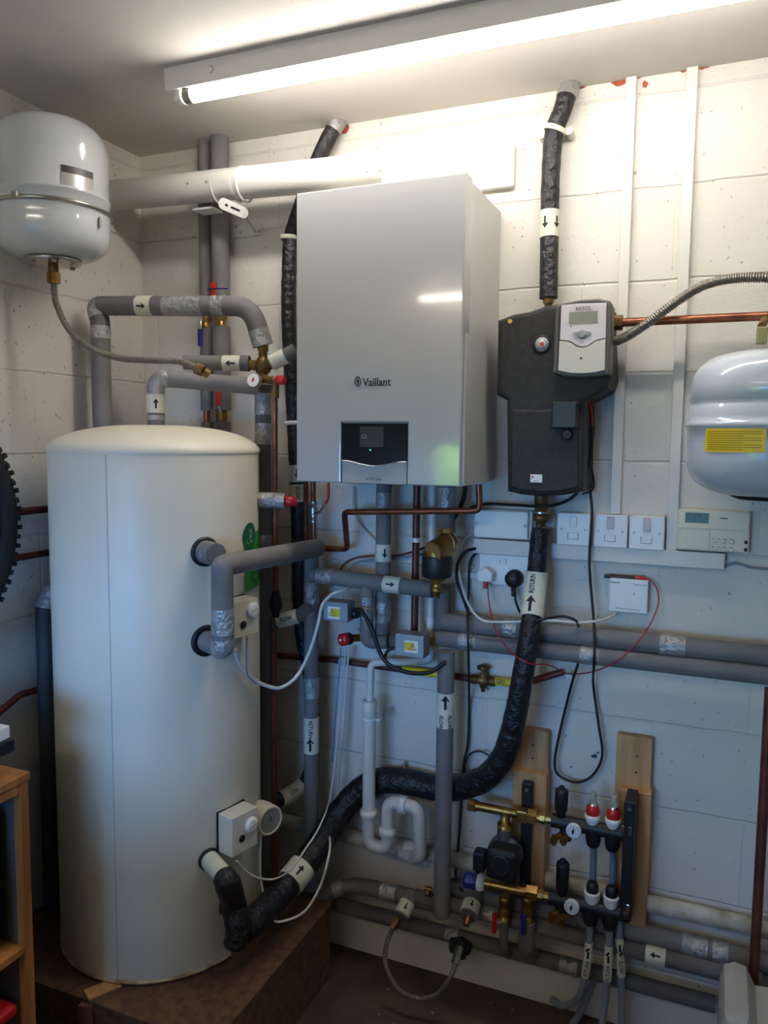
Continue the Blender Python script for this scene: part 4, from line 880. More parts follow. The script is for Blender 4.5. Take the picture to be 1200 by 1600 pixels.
# double socket and plugs
a, b = A(748, 890, .02), A(838, 890, .02); zt_, zb_ = A(790, 867, .02).z, A(790, 915, .02).z
ds = thing('double_socket', 'white double socket under the horizontal trunking', 'socket', V((a.x+b.x)/2, 0, zb_))
part('back_box', MB().box((a.x+.002, -.012, zb_+.001), (b.x-.002, 0, zt_-.001), .001), WHT, ds); part('faceplate', MB().box((a.x, -.02, zb_), (b.x, -.011, zt_), .003), WHT, ds)
for x in (779, 789): p = A(x, 878, .02); part('rocker', MB().box((p.x-.0045, -.024, p.z-.007), (p.x+.0045, -.019, p.z+.007), .001), WHT, ds)
p = A(762, 896, .02)
pw = thing('mains_plug', 'white mains plug with red lead in the double socket', 'plug', V(p.x, -.02, p.z-.02), 'mains plugs in the double socket')
part('plug_body', MB().prism([p+V(x, -.035, z) for x, z in ((-.020, -.018), (.020, -.018), (.0225, .006), (.006, .020), (-.006, .020), (-.0225, .006))][::-1], .034, (0, 1, 0), .004), WHT, pw)
part('cord_grip', MB().box(p+V(-.006, -.028, -.038), p+V(.006, -.016, -.017), .002), RED, pw, 'red cord grip')
p = A(805, 903, .02)
pk = thing('mains_plug', 'round black mains plug in the double socket', 'plug', V(p.x, -.02, p.z-.02), 'mains plugs in the double socket')
part('plug_body', MB().lathe([(.0235, 0), (.0245, .006), (.023, .024), (.014, .032), (.001, .033)], p+V(0, -.001, 0), OUT, 28), BLKS, pk); part('cord_grip', MB().lathe([(.0075, 0), (.006, .030)], p+V(0, -.016, -.018), -UP, 12), BLKS, pk)

# ================================================================ DIRT SEPARATOR
c0 = A(683, 880, .15)
dsep = thing('dirt_separator', 'brass dirt separator with a black jacket below the boiler', 'dirt separator', A(681, 942, .15))
rr = rad(46, c0)
part('brass_top', MB().lathe([(rr*.92, .0), (rr*.98, .02), (rr*.75, .036), (rr*.4, .046)], c0+UP*.012, UP), BRASS, dsep)
part('black_jacket', MB().lathe([(rr*.95, -.036), (rr*1.04, -.030), (rr*1.04, .016), (rr*.98, .022)], c0, UP, 32), BLKS, dsep, 'black jacket')
part('brass_bottom', MB().lathe([(rr*.8, -.034), (rr*.55, -.046), (rr*.30, -.050), (rr*.30, -.066), (rr*.4, -.067), (rr*.4, -.078), (rr*.25, -.079), (rr*.22, -.094)], c0, UP), BRASS, dsep)
a_, b_ = A(702, 846, .12), A(677, 862, .185)
part('side_chamber', MB().tube([a_, b_], rad(34, b_), 28), BRASS, dsep); dd = (b_-a_).normalized()
part('chamber_cap', MB().cyl(b_, b_+dd*.003, rad(30, b_), seg=28), mat('worn_brass_cap', '#a58452', .5, .5, var=.2), dsep, 'flat round brass cap')
part('union_nut', MB().lathe([(.022, -.008), (.026, -.006), (.026, .006), (.022, .008)], A(697, 828, .12), UP, 8, False), BRASS, dsep)
part('seal_ring', MB().tube([a_.lerp(b_, .25)+(UP*math.cos(g)+dd.cross(UP).normalized()*math.sin(g))*(rad(34, b_)+.001) for g in [i*PI/12 for i in range(24)]], .0018, 6, closed=True), STEEL, dsep)

# ================================================================ METAL JUNCTION BOXES with warning stickers
def mbox(px0, py0, px1, py1, off, dp_, lab, sx0, sx1, sy0, sy1, flip):
    zt_, zb_ = A((px0+px1)/2, py0, off).z, A((px0+px1)/2, py1, off).z; a = A(px0, (py0+py1)/2, off).x; b = A(px1, (py0+py1)/2, off).x
    t = thing('valve_actuator_box', lab, 'actuator box', V((a+b)/2, -off, zb_), 'metal valve actuator boxes')
    part('cover', MB().box((a, -off, zb_), (b, -off+dp_, zt_), .002), GLVN, t)
    p0, p1_ = A(sx0, sy0, off), A(sx1, sy1, off)
    part('warning_sticker', MB().box((p0.x, -off-.0008, p1_.z), (p1_.x, -off, p0.z)), WHT, t, 'white and yellow warning sticker')
    w_ = p1_.x-p0.x; h = p0.z-p1_.z; y0 = p0.x+(w_*.0 if flip else w_*.28)
    part('yellow_panel', MB().box((p0.x+(.02 if flip else .28)*w_, -off-.0014, p1_.z+h*.18), (p0.x+(.72 if flip else .98)*w_, -off-.0008, p1_.z+h*.85)), YEL, t)
    cx_ = p0.x+w_*(.62 if flip else .38); cz = p1_.z+h*.52; s = h*.30; y = -off-.0018
    mm = MB(); tri = [V(cx_-s*1.05, y, cz-s*.8), V(cx_+s*1.05, y, cz-s*.8), V(cx_, y, cz+s)]; mm.tube(tri, .0011, 5, closed=True)
    mm.add([V(cx_+x*s, y, cz+z*s) for x, z in ((.1, .5), (-.2, -.05), (.0, -.05), (-.1, -.5), (.2, .05), (.0, .05))], [[0, 1, 2], [3, 4, 5]])
    part('warning_triangle', mm, INK, t); return t
m1 = mbox(504, 941, 543, 971, .20, .05, 'grey metal actuator box with warning sticker, higher and left', 512, 531, 947, 968, False)
m2 = mbox(617, 992, 662, 1027, .18, .05, 'grey metal actuator box with warning sticker, lower and right', 632, 653, 1000, 1021, True)
part('side_screw', MB().cyl(A(656, 1012, .18), A(656, 1012, .183), .003), STEEL, m2)
part('gland', MB().lathe([(.012, 0), (.014, .004), (.014, .018), (.008, .02)], A(550, 958, .16), RT, 14), BLKS, m1)
part('base_casting', MB().cyl(A(524, 962, .155), A(524, 955, .09), .016), BRASSD, m1); part('base_casting', MB().cyl(A(640, 1004, .14), A(640, 1004, .085), .016), BRASSD, m2)
part('union_nut', MB().hexnut(A(668, 1003, .10), A(685, 1004, .085), .014), BRASS, m2, 'brass union nut')
c = A(533, 1000, .17); e = A(551, 997, .13)
rvv = thing('relief_valve', 'red-capped brass valve below the upper metal actuator box', 'valve', c)
dd = (c-e).normalized()
part('red_cap', MB().lathe([(.0165, -.02), (.0185, -.016), (.0185, -.002), (.013, .002)], c, dd, 8, False), RED, rvv, 'red cap'); part('cap_stud', MB().cyl(c+dd*.002, c+dd*.004, .004), WHT, rvv)
part('collar', MB().lathe([(.016, -.034), (.018, -.03), (.016, -.02)], c, dd, 18), BLKS, rvv); part('valve_body', MB().cyl(c-dd*.034, A(565, 996, .11), .011), BRASS, rvv)

# ================================================================ COPPER UNDER THE BOILER
run('copper_pipe', 'copper pipe hooking left under the boiler and back to the right end', 'pipe',
    [A(455, 856, .05), A(543, 858, .06), A(538, 800, .13), A(750, 798, .158), A(748, 757, .158)], .0085, COP, .018, seg=12)
xx = A(650, 880, .06)
o, D_ = run('copper_pipe', 'thick copper pipe dropping straight down from under the boiler', 'pipe', [V(xx.x, -.06, BZ0+.01), V(xx.x-.002, -.06, A(650, 985, .06).z)], .0105, COPR, seg=14, bands=((650, 842, .012, 'ring'),))
run('copper_pipe', 'thin copper pipe with small ball valve near the left corner of the boiler', 'pipe', [A(489, 750, .10), A(491, 860, .10)], .0075, COP, seg=12)
bv = thing('ball_valve', 'small nickel ball valve with red lever under the left corner of the boiler', 'valve', A(490, 816, .10))
part('valve_body', MB().lathe([(.011, -.03), (.012, -.02), (.009, -.018), (.013, -.006), (.013, .006), (.009, .018), (.012, .02), (.011, .03)], A(490, 800, .10), UP, 14), STEEL, bv)
part('lever', MB().tube([A(493, 801, .11), A(500, 800, .125), A(506, 790, .125), A(509, 786, .125)], .0045, 8), CHROME, bv)
part('lever_grip', MB().tube([A(508, 787, .125), A(513, 778, .125), A(513, 752, .125)], .0042, 8), RED, bv, 'red lever grip')
xx = A(478, 830, .07); run('copper_pipe', 'dull copper pipe rising beside the black pipe at the boiler corner', 'pipe', [V(xx.x, -.07, BZ0+.01), V(xx.x, -.07, A(478, 930, .07).z)], .0075, COPR, seg=12)
# gas pipe
o, D_ = run('gas_pipe', 'old copper gas pipe with yellow tape crossing low behind the risers', 'pipe', [A(432, 1024, .03), A(520, 1031, .03), A(620, 1045, .03), A(740, 1061, .03), A(812, 1068, .03), A(838, 1062, .03), A(880, 1050, .02)], .0095, COPR, .01, seg=12,
    bands=((665, 1050, .14, 'yellow'), (784, 1066, .055, 'yellow', (('GAS', 'up', .016, 0),)), (537, 1033, .018, 'ring')))
c = A(755, 1063, .03)
gv = thing('gas_valve', 'old brass gas valve with round handle right of the FLOW riser', 'valve', c-UP*.03)
part('valve_body', MB().lathe([(.012, -.036), (.014, -.032), (.014, -.018), (.011, -.016), (.015, 0), (.011, .016), (.014, .018), (.014, .032), (.012, .036)], c, RT, 12), BRASSD, gv)
part('stem', MB().lathe([(.012, 0), (.010, .02), (.006, .022), (.006, .034)], c, UP, 14), BRASSD, gv); part('handle', MB().lathe([(.010, .030), (.018, .033), (.018, .040), (.008, .044)], c, UP, 18), BRASSD, gv)
part('drain_boss', MB().lathe([(.012, 0), (.010, -.02), (.006, -.022), (.006, -.032)], c, UP, 12), BRASSD, gv)
c = A(890, 1053, .03); solo('earth_clamp', 'small white tag on the end of the old gas pipe', 'tag', MB().box(c-V(.008, .003, .010), c+V(.006, .003, .006), .001), WHT)
c = A(848, 1047, .008); solo('pipe_hook', 'small empty steel ring fixed to the wall above the gas pipe end', 'hook', MB().tube([c+RT*.008*math.cos(g)+UP*.008*math.sin(g) for g in [i*PI/8 for i in range(16)]], .0022, 6, closed=True), STEEL)

# ================================================================ WHITE WASTE PIPE AND TRAP
xw = A(672, 900, .06).x; xt = A(583, 1100, .08).x
ow, D_ = run('condensate_pipe', 'narrow white condensate pipe dropping from the boiler and stepping left', 'pipe', [V(xw, -.05, BZ0+.01), V(xw, -.05, A(672, 1033, .05).z), V(xt, -.098, A(583, 1033, .08).z), V(xt, -.105, A(583, 1100, .08).z)], .0105, WHTC, .02, seg=16, bands=((669, 975, .03, 'ring', (), 'coupling'),))
zt1_ = A(582, 1088, .07).z; rt = .0185
zu = A(600, 1300, .07).z
x2 = A(613, 1270, .07).x; x3 = A(662, 1290, .06).x; zh = A(640, 1249, .07).z; zb4 = A(660, 1332, .05).z
TYW = -.105
tp = thing('waste_trap', 'white plastic waste pipe ending in a U-shaped trap below the black pipe', 'waste trap', V(xt, TYW, zu-.03))
part('inlet_socket', MB().lathe([(.016, 0), (.0205, -.001), (.0205, -.05), (rt, -.052)], V(xt, TYW, zt1_), UP*-1*-1, 24), WHTC, tp)
part('trap_pipe', MB().tube(fillet([V(xt, TYW, zt1_-.05), V(xt, TYW, zu-.028), V(x2, TYW, zu-.028), V(x2, TYW, zh), V(x3, TYW+.005, zh-.004), V(x3, TYW+.02, zb4+.01), V(x3-.03, -.055, A(660, 1338, .04).z), V(x3-.075, -.04, A(660, 1338, .035).z)], .029, 12), rt, 24), WHTC, tp)
for c, ax in ((V(xt, TYW, A(583, 1262, .07).z), UP), (V(x2, TYW, A(613, 1290, .07).z), UP), (V((x2+x3)/2, TYW, zh-.002), RT)):
    part('collar_nut', MB().lathe([(rt, -.011), (rt+.0065, -.010), (rt+.0065, .010), (rt, .011)], c, ax, 16), WHT, tp)
c = V(xt, TYW, A(583, 1116, .07).z); part('clip_band', MB().lathe([(rt+.001, -.004), (rt+.004, -.004), (rt+.004, .004), (rt+.001, .004)], c, UP, 20), WHT, tp)
part('clip_arm', MB().box((xt+rt, TYW-.005, c.z-.004), (A(606, 1116, .05).x, TYW+.01, c.z+.004), .001), WHT, tp); c2 = A(604, 1114, .05); part('clip_stud', MB().cyl(V(c2.x, 0, c2.z), V(c2.x, -.068, c2.z), .0045), STEEL, tp)
zo = A(700, 1342, .035).z
run('old_painted_pipe', 'grubby white-painted pipe running along the wall behind the manifold', 'pipe', [V(A(440, 1285, .03).x, -.03, zo), V(1.88, -.03, zo)], .0225, PAINTPIPE, bands=((612, 1325, .03, 'ring', (), 'coupling'), (640, 1333, .03, 'ring', (), 'coupling')))

# ================================================================ LOW GREY PIPES
def hp(lab, px, py, off, r, x0, x1=1.88, bands=(), m=GREYD, dz=0):
    z = A(px, py, off).z; return run('lagged_pipe', lab, 'pipe', [V(x0, -off, z), V(x1, -off, z+dz)], r, m, bands=bands)
hp('low grey lagged pipe, uppermost of three near the floor at the right', 1100, 1482, .05, .0265, A(700, 1415, .05).x, bands=((1085, 1479, .05, 'foil'), (1123, 1489, .03, 'foil')), m=GREY)
hp('low grey lagged pipe with left arrow, middle of three near the floor', 1075, 1506, .085, .0205, A(650, 1405, .085).x, .16, bands=((1022, 1495, .045, 'white', (('>', 'flip', .026, 0),)), (760, 1445, .04, 'foil')))
hp('lowest grey lagged pipe along the foot of the back wall', 1030, 1546, .06, .0205, -1.10, .06, bands=((890, 1513, .04, 'foil'), (705, 1467, .03, 'foil')))
run('lagged_pipe', 'dark grey lagged pipe bowing out of the corner below the white painted pipe', 'pipe', [A(488, 1420, .12), A(520, 1392, .10), A(560, 1385, .085), A(620, 1397, .08), A(700, 1415, .075)], .0235, GREYD, sm=True, bands=((530, 1388, .03, 'foil'), (610, 1396, .04, 'foil')))
run('lagged_pipe', 'dark lagged pipe running low behind the plinth corner', 'pipe', [A(470, 1396, .05), A(560, 1420, .05), A(640, 1440, .05)], .019, GREYD)
o, D_ = run('lagged_pipe', 'short lagged branch with white sticker above the filling loop', 'pipe', [A(645, 1395, .08), A(626, 1432, .14)], .0215, GREY, bands=((632, 1420, .03, 'white', (('>', 'flip', .02, 0),)),))
o, D_ = run('lagged_pipe', 'short open-ended lagged branch with white sticker left of the red lever', 'pipe', [A(742, 1398, .08), A(731, 1432, .15)], .0235, GREYD, bands=((734, 1420, .03, 'white', (('>', 'across', .02, 0),)),))
solo('copper_stub', 'bare copper stub poking out of the open lagged branch', 'pipe', MB().cyl(A(733, 1428, .145), A(728, 1446, .17), .0085), COP)
fh2 = thing('filling_loop', 'thin braided hose looping over the floor between two low valves', 'hose', A(650, 1560, .2))
part('hose', MB().tube(spline([A(616, 1446, .16), A(604, 1475, .18), A(603, 1508, .20), A(622, 1545, .21), A(652, 1560, .21), A(682, 1554, .20), A(703, 1528, .19), A(713, 1500, .16), A(716, 1488, .14)]), .0065, 10), BRAID, fh2)
part('end_fitting', MB().hexnut(A(623, 1434, .15), A(614, 1450, .165), .012), BRASSD, fh2); part('end_fitting', MB().hexnut(A(719, 1480, .13), A(711, 1506, .165), .012), STEEL, fh2)
solo('wrapped_joint', 'black tape-wrapped joint where the filling loop meets the low pipe', 'joint', MB().tube([A(705, 1477, .10), A(722, 1478, .10), A(731, 1482, .11)], [.02, .024, .018], 14).tube([A(722, 1475, .11), A(719, 1496, .14)], [.02, .015], 14), BLK)
c = A(671, 1386, .09); solo('drain_cock', 'small brass drain cock left of the FLOW riser near the floor', 'valve', MB().cyl(c, c+V(.0, -.02, -.015), .007).cyl(c+V(-.012, -.01, 0), c+V(.012, -.01, .0), .005), BRASS)

# ================================================================ UNDERFLOOR MANIFOLD
def board(lab, l, r, yt, ym, yb, off1, off2):
    t = thing('backing_board', lab, 'board', V(A((l+r)/2, yb, 0).x, 0, A((l+r)/2, yb, off2).z), 'pine backing boards behind the manifold')
    a, b = A(l, (yt+ym)/2, off1).x, A(r, (yt+ym)/2, off1).x
    part('packer', MB().box((a, -off1, A((l+r)/2, ym, off1).z-.02), (b, 0, A((l+r)/2, yt, off1).z), .002), WOODP, t)
    a, b = A(l-1, (ym+yb)/2, off2).x, A(r-5, (ym+yb)/2, off2).x
    part('front_board', MB().box((a, -off2, A((l+r)/2, yb, off2).z), (b, -off1+.005 if False else 0, A((l+r)/2, ym, off2).z), .002), WOODP, t)
    for (x, y, o) in ((.5, .35, off1), (.5, .65, off1)):
        c = V(a+(b-a)*x, -o, A((l+r)/2, yt+(ym-yt)*y, o).z); part('screw', MB().cyl(c, c+OUT*.0008, .003, seg=10), INK, t)
board('pine backing board behind the left end of the manifold, with the pump', 800, 857, 1140, 1208, 1392, .03, .06)
board('longer pine backing board behind the right end of the manifold', 962, 1018, 1151, 1236, 1464, .03, .06)
def rail(lab, x, yt, yb, off):
    a = A(x, yt, off); b = A(x-5, yb, off); t = thing('manifold_bracket', lab, 'bracket', b, 'black steel manifold brackets')
    part('rail', MB().box((a.x-.0135, -off, b.z), (a.x+.0135, -.061, a.z), .003), BLKS, t)
    for y in (.06, .93): part('screw', MB().cyl((a.x, -off-.0005, a.z-(a.z-b.z)*y), (a.x, -off-.002, a.z-(a.z-b.z)*y), .005, seg=12), STEEL, t)
    return t, a
t, a = rail('black steel bracket on the left board behind the pump', 823, 1224, 1392, .085)
t, a = rail('black steel bracket on the right board with chrome clips', 984, 1253, 1440, .142)
for x, y in ((973, 1297), (984, 1299), (981, 1420)):
    c = A(x, y, .144); part('chrome_clip', MB().box(c-V(.004, .003, .012), c+V(.004, .0, .012), .001), CHROME, t, 'chrome clip')
MO = .115
def gauge(c, lab, ins):
    t = thing('manifold_thermometer', lab, 'gauge', c, 'round thermometers on the manifold'); n = V(-.05, -1, .05).normalized()
    part('housing', MB().lathe([(.017, -.012), (.0195, -.008), (.0195, 0), (.0175, .002)], c, n, 28), WHT, t); part('dial_face', MB().cyl(c+n*.001, c+n*.0028, .0165, seg=28), mat('dial_pale', '#cfdbe2', .4), t)
    mm = MB(); mm.prism([c+n*.0032+RT*x+UP*z for x, z in ((-.002, -.009), (.0025, -.002), (.002, .010), (-.0045, .001))], .0006, n)
    for k in range(9): g = -.6+k*.54; q = c+n*.0034; mm.cyl(q+RT*.012*math.cos(g)+UP*.012*math.sin(g), q+RT*.0145*math.cos(g)+UP*.0145*math.sin(g), .0006, seg=4)
    part('dial_marks', mm, INK, t)
def manifold(lab, pl_, pr_, vent, gx, drains, outs, stub, upper):
    t = thing('manifold_bar', lab, 'manifold', A((pl_[0]+pr_[0])/2, max(pl_[1], pr_[1])+20, MO), 'underfloor manifold bars'); r = .0185
    z = A((pl_[0]+pr_[0])/2, (pl_[1]+pr_[1])/2, MO).z; xa, xb = A(*pl_, MO).x, A(*pr_, MO).x
    part('bar', MB().tube([V(xa, -MO, z), V(xb, -MO, z)], r, 20), BLKS, t)
    part('end_fitting', MB().lathe([(.011, -.03), (.016, -.029), (.016, -.016), (.011, -.015), (.011, .002)], V(xa, -MO, z), RT, 8, False), BRASS, t, 'brass end fitting')
    part('outlet_block', MB().tube([V(A(gx, 1300, MO).x-.02, -MO, z), V(A(gx, 1300, MO).x-.02, -MO, z-.045)], .0155, 14), BLKS, t)
    for x in outs:
        xo = A(x, stub, MO).x; part('outlet', MB().lathe([(.0195, 0), (.0195, -.03), (.016, -.045), (.011, -.050)], V(xo, -MO, z), UP, 16), BLKS, t)
    xv = A(vent[0], vent[1], MO).x; zt_ = A(vent[0], vent[1], MO).z
    av = thing('air_vent', 'black bottle air vent on the %s manifold bar' % ('upper' if upper else 'lower'), 'air vent', V(xv, -MO, z+.015), 'black air vents on the manifold bars')
    part('vent_body', MB().lathe([(.012, z+.010-zt_), (.013, z+.03-zt_), (.0165, z+.034-zt_), (.0175, -.018), (.016, -.010), (.009, -.008)], V(xv, -MO, zt_), UP, 20), BLKS, av)
    part('vent_cap', MB().lathe([(.007, -.009), (.0075, -.001), (.004, .001)], V(xv, -MO, zt_), UP, 12), BLKS, av)
    for (x, y) in drains:
        c = A(x, y, MO+.03); d = thing('drain_valve', 'brass drain valve under the %s manifold bar, %s' % ('upper' if upper else 'lower', 'left one' if x == drains[0][0] else 'right one'), 'valve', c, 'brass drain valves under the manifold bars')
        part('valve_body', MB().cyl(c+V(.012, .02, .004), c, .008).hexnut(c, c+OUT*.012, .011), BRASS, d); part('spout', MB().cyl(c+V(0, -.004, .012), c+V(0, -.004, -.014), .006), BRASS, d)
    return z
zU = manifold('black upper manifold bar carrying two red-topped flow meters', (862, 1284), (984, 1302), (878, 1228), 896, ((866, 1311), (881, 1311)), (927, 957), 1310, True)
zL = manifold('black lower manifold bar with two white-collared actuator caps', (858, 1404), (984, 1428), (880, 1342), 893, ((862, 1432), (876, 1436)), (922, 953), 1430, False)
gauge(A(896, 1299, MO+.03), 'round white thermometer on the upper manifold bar', 0)
gauge(A(893, 1418, MO+.03), 'round white thermometer on the lower manifold bar', 0)
for x, lab in ((926, 'left'), (958, 'right')):
    xo = A(x, 1275, MO).x
    fm_ = thing('flow_meter', 'flow meter with red ring and glass sight tube on the upper bar, %s one' % lab, 'flow meter', V(xo, -MO, zU+.01), 'red-ringed flow meters on the upper manifold bar')
    part('white_collar', MB().lathe([(.012, .0), (.014, .012), (.0195, .026), (.0195, .036), (.017, .037)], V(xo, -MO, zU), UP, 20), WHT, fm_, 'white collar')
    part('red_ring', MB().lathe([(.0155, .034), (.017, .037), (.0165, .056), (.013, .062)], V(xo, -MO, zU), UP, 18), RED, fm_, 'red adjusting ring')
    part('chrome_ring', MB().lathe([(.0125, .061), (.0125, .066), (.010, .067)], V(xo, -MO, zU), UP, 18), CHROME, fm_)
    gl = mat('sight_glass', '#d8d8c0', .08, var=.02); gl.node_tree.nodes['Principled BSDF'].inputs['Transmission Weight'].default_value = .6
    part('sight_tube', MB().lathe([(.0085, .064), (.0085, .094), (.006, .096)], V(xo, -MO, zU), UP, 14), gl, fm_, 'clear sight tube'); part('indicator', MB().cyl(V(xo, -MO, zU+.066), V(xo, -MO, zU+.090), .003, seg=8), INK, fm_)
for x, lab in ((925, 'left'), (955, 'right')):
    xo = A(x, 1405, MO).x
    ac = thing('actuator_cap', 'black actuator cap in a white collar on the lower bar, %s one' % lab, 'valve cap', V(xo, -MO, zL+.01), 'black actuator caps on the lower manifold bar')
    part('white_collar', MB().lathe([(.012, .0), (.014, .010), (.0195, .024), (.0195, .036), (.020, .037), (.020, .041), (.017, .042)], V(xo, -MO, zL), UP, 20), WHT, ac, 'white collar')
    part('cap', MB().lathe([(.015, .040), (.0155, .058), (.013, .066), (.008, .068)], V(xo, -MO, zL), UP, 16), BLKS, ac)
    px_ = 927 if lab == 'left' else 958; xf = A(px_, 1345, MO-.03).x
    run('manifold_pipe', 'blue-grey pipe dropping from the upper to the lower bar, %s one' % lab, 'pipe', [V(A(927 if lab == 'left' else 957, 1310, MO).x, -MO, zU-.04), V(xf, -MO+.03, zU-.09), V(xf, -MO+.035, zL-.10)], .009, GREYP, .03, seg=12, group='blue-grey manifold pipes')
for pts, lab, bd in (
    ([A(922, 1441, MO), A(920, 1480, MO), A(914, 1525, MO), A(903, 1560, MO-.02), A(880, 1572, MO-.06), A(862, 1562, .03)], 'blue-grey floor pipe with RETURN sticker, leftmost of three', ((918, 1497, .088, 'white', (('RETURN', 'up', .014, -.022), ('>', 'across', .032, .022))),)),
    ([A(953, 1448, MO), A(951, 1490, MO), A(948, 1540, MO), A(942, 1590, MO), A(936, 1640, MO)], 'blue-grey floor pipe with RETURN sticker, middle of three', ((950, 1505, .09, 'white', (('RETURN', 'up', .014, -.022), ('>', 'across', .032, .022))),)),
    ([A(966, 1425, MO-.03), A(968, 1470, MO-.02), A(971, 1530, MO-.02), A(972, 1590, MO-.02), A(970, 1650, MO-.02)], 'blue-grey floor pipe with FLOW sticker, rightmost of three', ((969, 1495, .095, 'white', (('FLOW', 'down', .015, -.025), ('>', 'flip', .032, .018))),))):
    run('manifold_pipe', lab, 'pipe', pts, .0095, GREYP, sm=True, bands=bd, seg=12, group='blue-grey manifold pipes')
run('manifold_pipe', 'blue-grey pipe stub curling into the floor behind the sticker pipes', 'pipe', [A(928, 1530, .07), A(910, 1575, .06), A(895, 1600, .05)], .0095, GREYP, sm=True, group='blue-grey manifold pipes', seg=12)
# brass pipe, pump, mixing valve
mp = thing('manifold_pump', 'black circulation pump hanging from the brass pipe on the manifold', 'pump', A(785, 1380, MO))
z = A(790, 1268, MO).z; xa, xb = A(732, 1262, MO).x, A(858, 1280, MO).x
bp_ = thing('brass_pipe', 'bright brass tube with capped end feeding the upper manifold bar', 'fitting', V(xa, -MO, z-.02))
part('tube', MB().tube([V(xa+.01, -MO, z), V(xb-.02, -MO, z)], .0125, 18), BRASS, bp_); part('end_cap', MB().hexnut(V(xa, -MO, z), V(xa+.022, -MO, z), .0185), BRASS, bp_)
part('union_nut', MB().hexnut(V(xb-.055, -MO, z), V(xb-.032, -MO, z), .021), BRASS, bp_); part('block', MB().box((xb-.085, -MO-.016, z-.016), (xb-.055, -MO+.016, z+.016), .003), BRASS, bp_)
xe_ = A(789, 1290, MO).x
part('tee_leg', MB().lathe([(.013, 0), (.013, -.032), (.0205, -.033), (.0205, -.048)], V(xe_, -MO, z), UP, 20), BRASS, bp_)
pc = A(788, 1340, MO+.03)
part('volute', MB().lathe([(.030, -.0), (.047, .006), (.047, .030), (.040, .036)], V(xe_+.003, -MO+.02, pc.z), OUT, 28).cyl(V(xe_, -MO, z-.045), V(xe_, -MO, pc.z), .02).cyl(V(xe_, -MO, pc.z), V(xe_, -MO, pc.z-.075), .019), mat('cast_iron', '#6a6a70', .5, .5, var=.3, scale=40), mp, 'grey cast pump body')
part('motor', MB().box((pc.x-.040, -MO-.075, pc.z-.046), (pc.x+.042, -MO-.012, pc.z+.040), .014, 3), BLKS, mp, 'black motor housing')
part('motor_face', MB().lathe([(.030, 0), (.030, .004), (.026, .006)], V(pc.x, -MO-.075, pc.z), OUT), BLKS, mp)
mbx = MB(); flat(mbx, textmesh('x'), V(pc.x, -MO-.0815, pc.z+.004), RT, UP, .016); part('face_mark', mbx, WHT, mp) if False else None
q = A(751, 1340, MO+.03); part('terminal_box', MB().box((q.x-.014, -MO-.06, q.z-.026), (q.x+.018, -MO-.02, q.z+.026), .004), BLKS, mp)
part('cable_gland', MB().cyl(q+V(-.006, 0, -.024), q+V(-.008, 0, -.045), .006), BLKS, mp)
c1_, c2_ = A(751, 1379, MO+.01), A(855, 1400, MO)
mvx = thing('thermostatic_mixer', 'brass thermostatic mixer with blue knob left of the lower manifold bar', 'valve', V(c1_.x, -MO, c1_.z-.02))
dd = (c2_-c1_).normalized()
part('valve_body', MB().cyl(c1_, c2_-dd*.03, .014), BRASS, mvx); part('union_nut', MB().hexnut(c2_-dd*.055, c2_-dd*.025, .021), BRASS, mvx)
part('white_collar', MB().lathe([(.012, .012), (.020, .010), (.023, .0), (.021, -.010)], c1_, dd, 20), WHT, mvx, 'white scale collar'); part('blue_knob', MB().lathe([(.021, -.008), (.0225, -.014), (.0225, -.040), (.018, -.046)], c1_, dd, 14, False), BLUE, mvx, 'dark blue knob')
for (x, col_, lab, off) in ((790, RED, 'red', 0), (826, BLUE, 'blue', .0)):
    a = A(x-1, 1400, MO); b = A(x-2, 1452, MO)
    t = thing('isolating_valve', 'brass isolating valve with %s lever under the thermostatic mixer' % lab, 'valve', b, 'lever valves under the pump')
    part('valve_body', MB().lathe([(.014, 0), (.017, -.003), (.017, -.018), (.013, -.020), (.0175, -.035), (.0175, -.048), (.013, -.056), (.018, -.058), (.018, -.072)], V(a.x, -MO, a.z), UP, 14), BRASS, t)
    lz = A(x, 1436, MO).z; lx = a.x-(.020 if col_ == RED else .004)
    part('lever', MB().box((lx-.007, -MO-.032, lz-.030), (lx+.006, -MO-.024, lz+.028), .003), col_, t, '%s lever' % lab); part('lever_hub', MB().cyl((a.x, -MO-.01, lz), (lx+.002, -MO-.026, lz), .008), STEEL, t)
    run('lagged_pipe', 'dark lagged elbow under the %s-lever valve' % lab, 'pipe', [V(a.x, -MO, a.z-.070), V(a.x, -MO+.0, A(x, 1480, MO).z), V(a.x+.005, -.075, A(x, 1492, .08).z)], .0225 if col_ == BLUE else .012, GREYD, .02)

# ================================================================ CABLES
cable('power_cable', 'black cable hanging in a long loop from the pump station past the switches', [A(922, 622, .10), A(927, 670, .06), A(920, 740, .05), A(925, 800, .06), A(921, 880, .05), A(927, 960, .05), A(929, 1000, .11), A(928, 1040, .11), A(927, 1070, .03), A(935, 1130, .03), A(941, 1180, .03), A(925, 1212, .03), A(900, 1222, .03), A(872, 1210, .03), A(867, 1185, .03), A(878, 1130, .03), A(893, 1070, .04), A(904, 1035, .11)], .0036, BLKS)
cable('power_cable', 'grey-black cable drooping from the pump station across to the boiler', [A(916, 622, .10), A(925, 660, .08), A(922, 720, .08), A(905, 765, .09), A(880, 785, .10), A(845, 791, .12), A(800, 789, .06), A(755, 788, .05), A(720, 800, .04)], .0042, BLKS)
cable('sensor_cable', 'dark cable curling in a small loop right of the pump station', [A(919, 624, .10), A(918, 700, .05), A(927, 745, .04), A(926, 765, .04), A(910, 772, .04)], .0025, BLKS)
cable('sensor_cable', 'thin red cable beside the black ones under the controller', [A(918, 622, .11), A(924, 645, .09), A(925, 665, .085)], .003, RED)
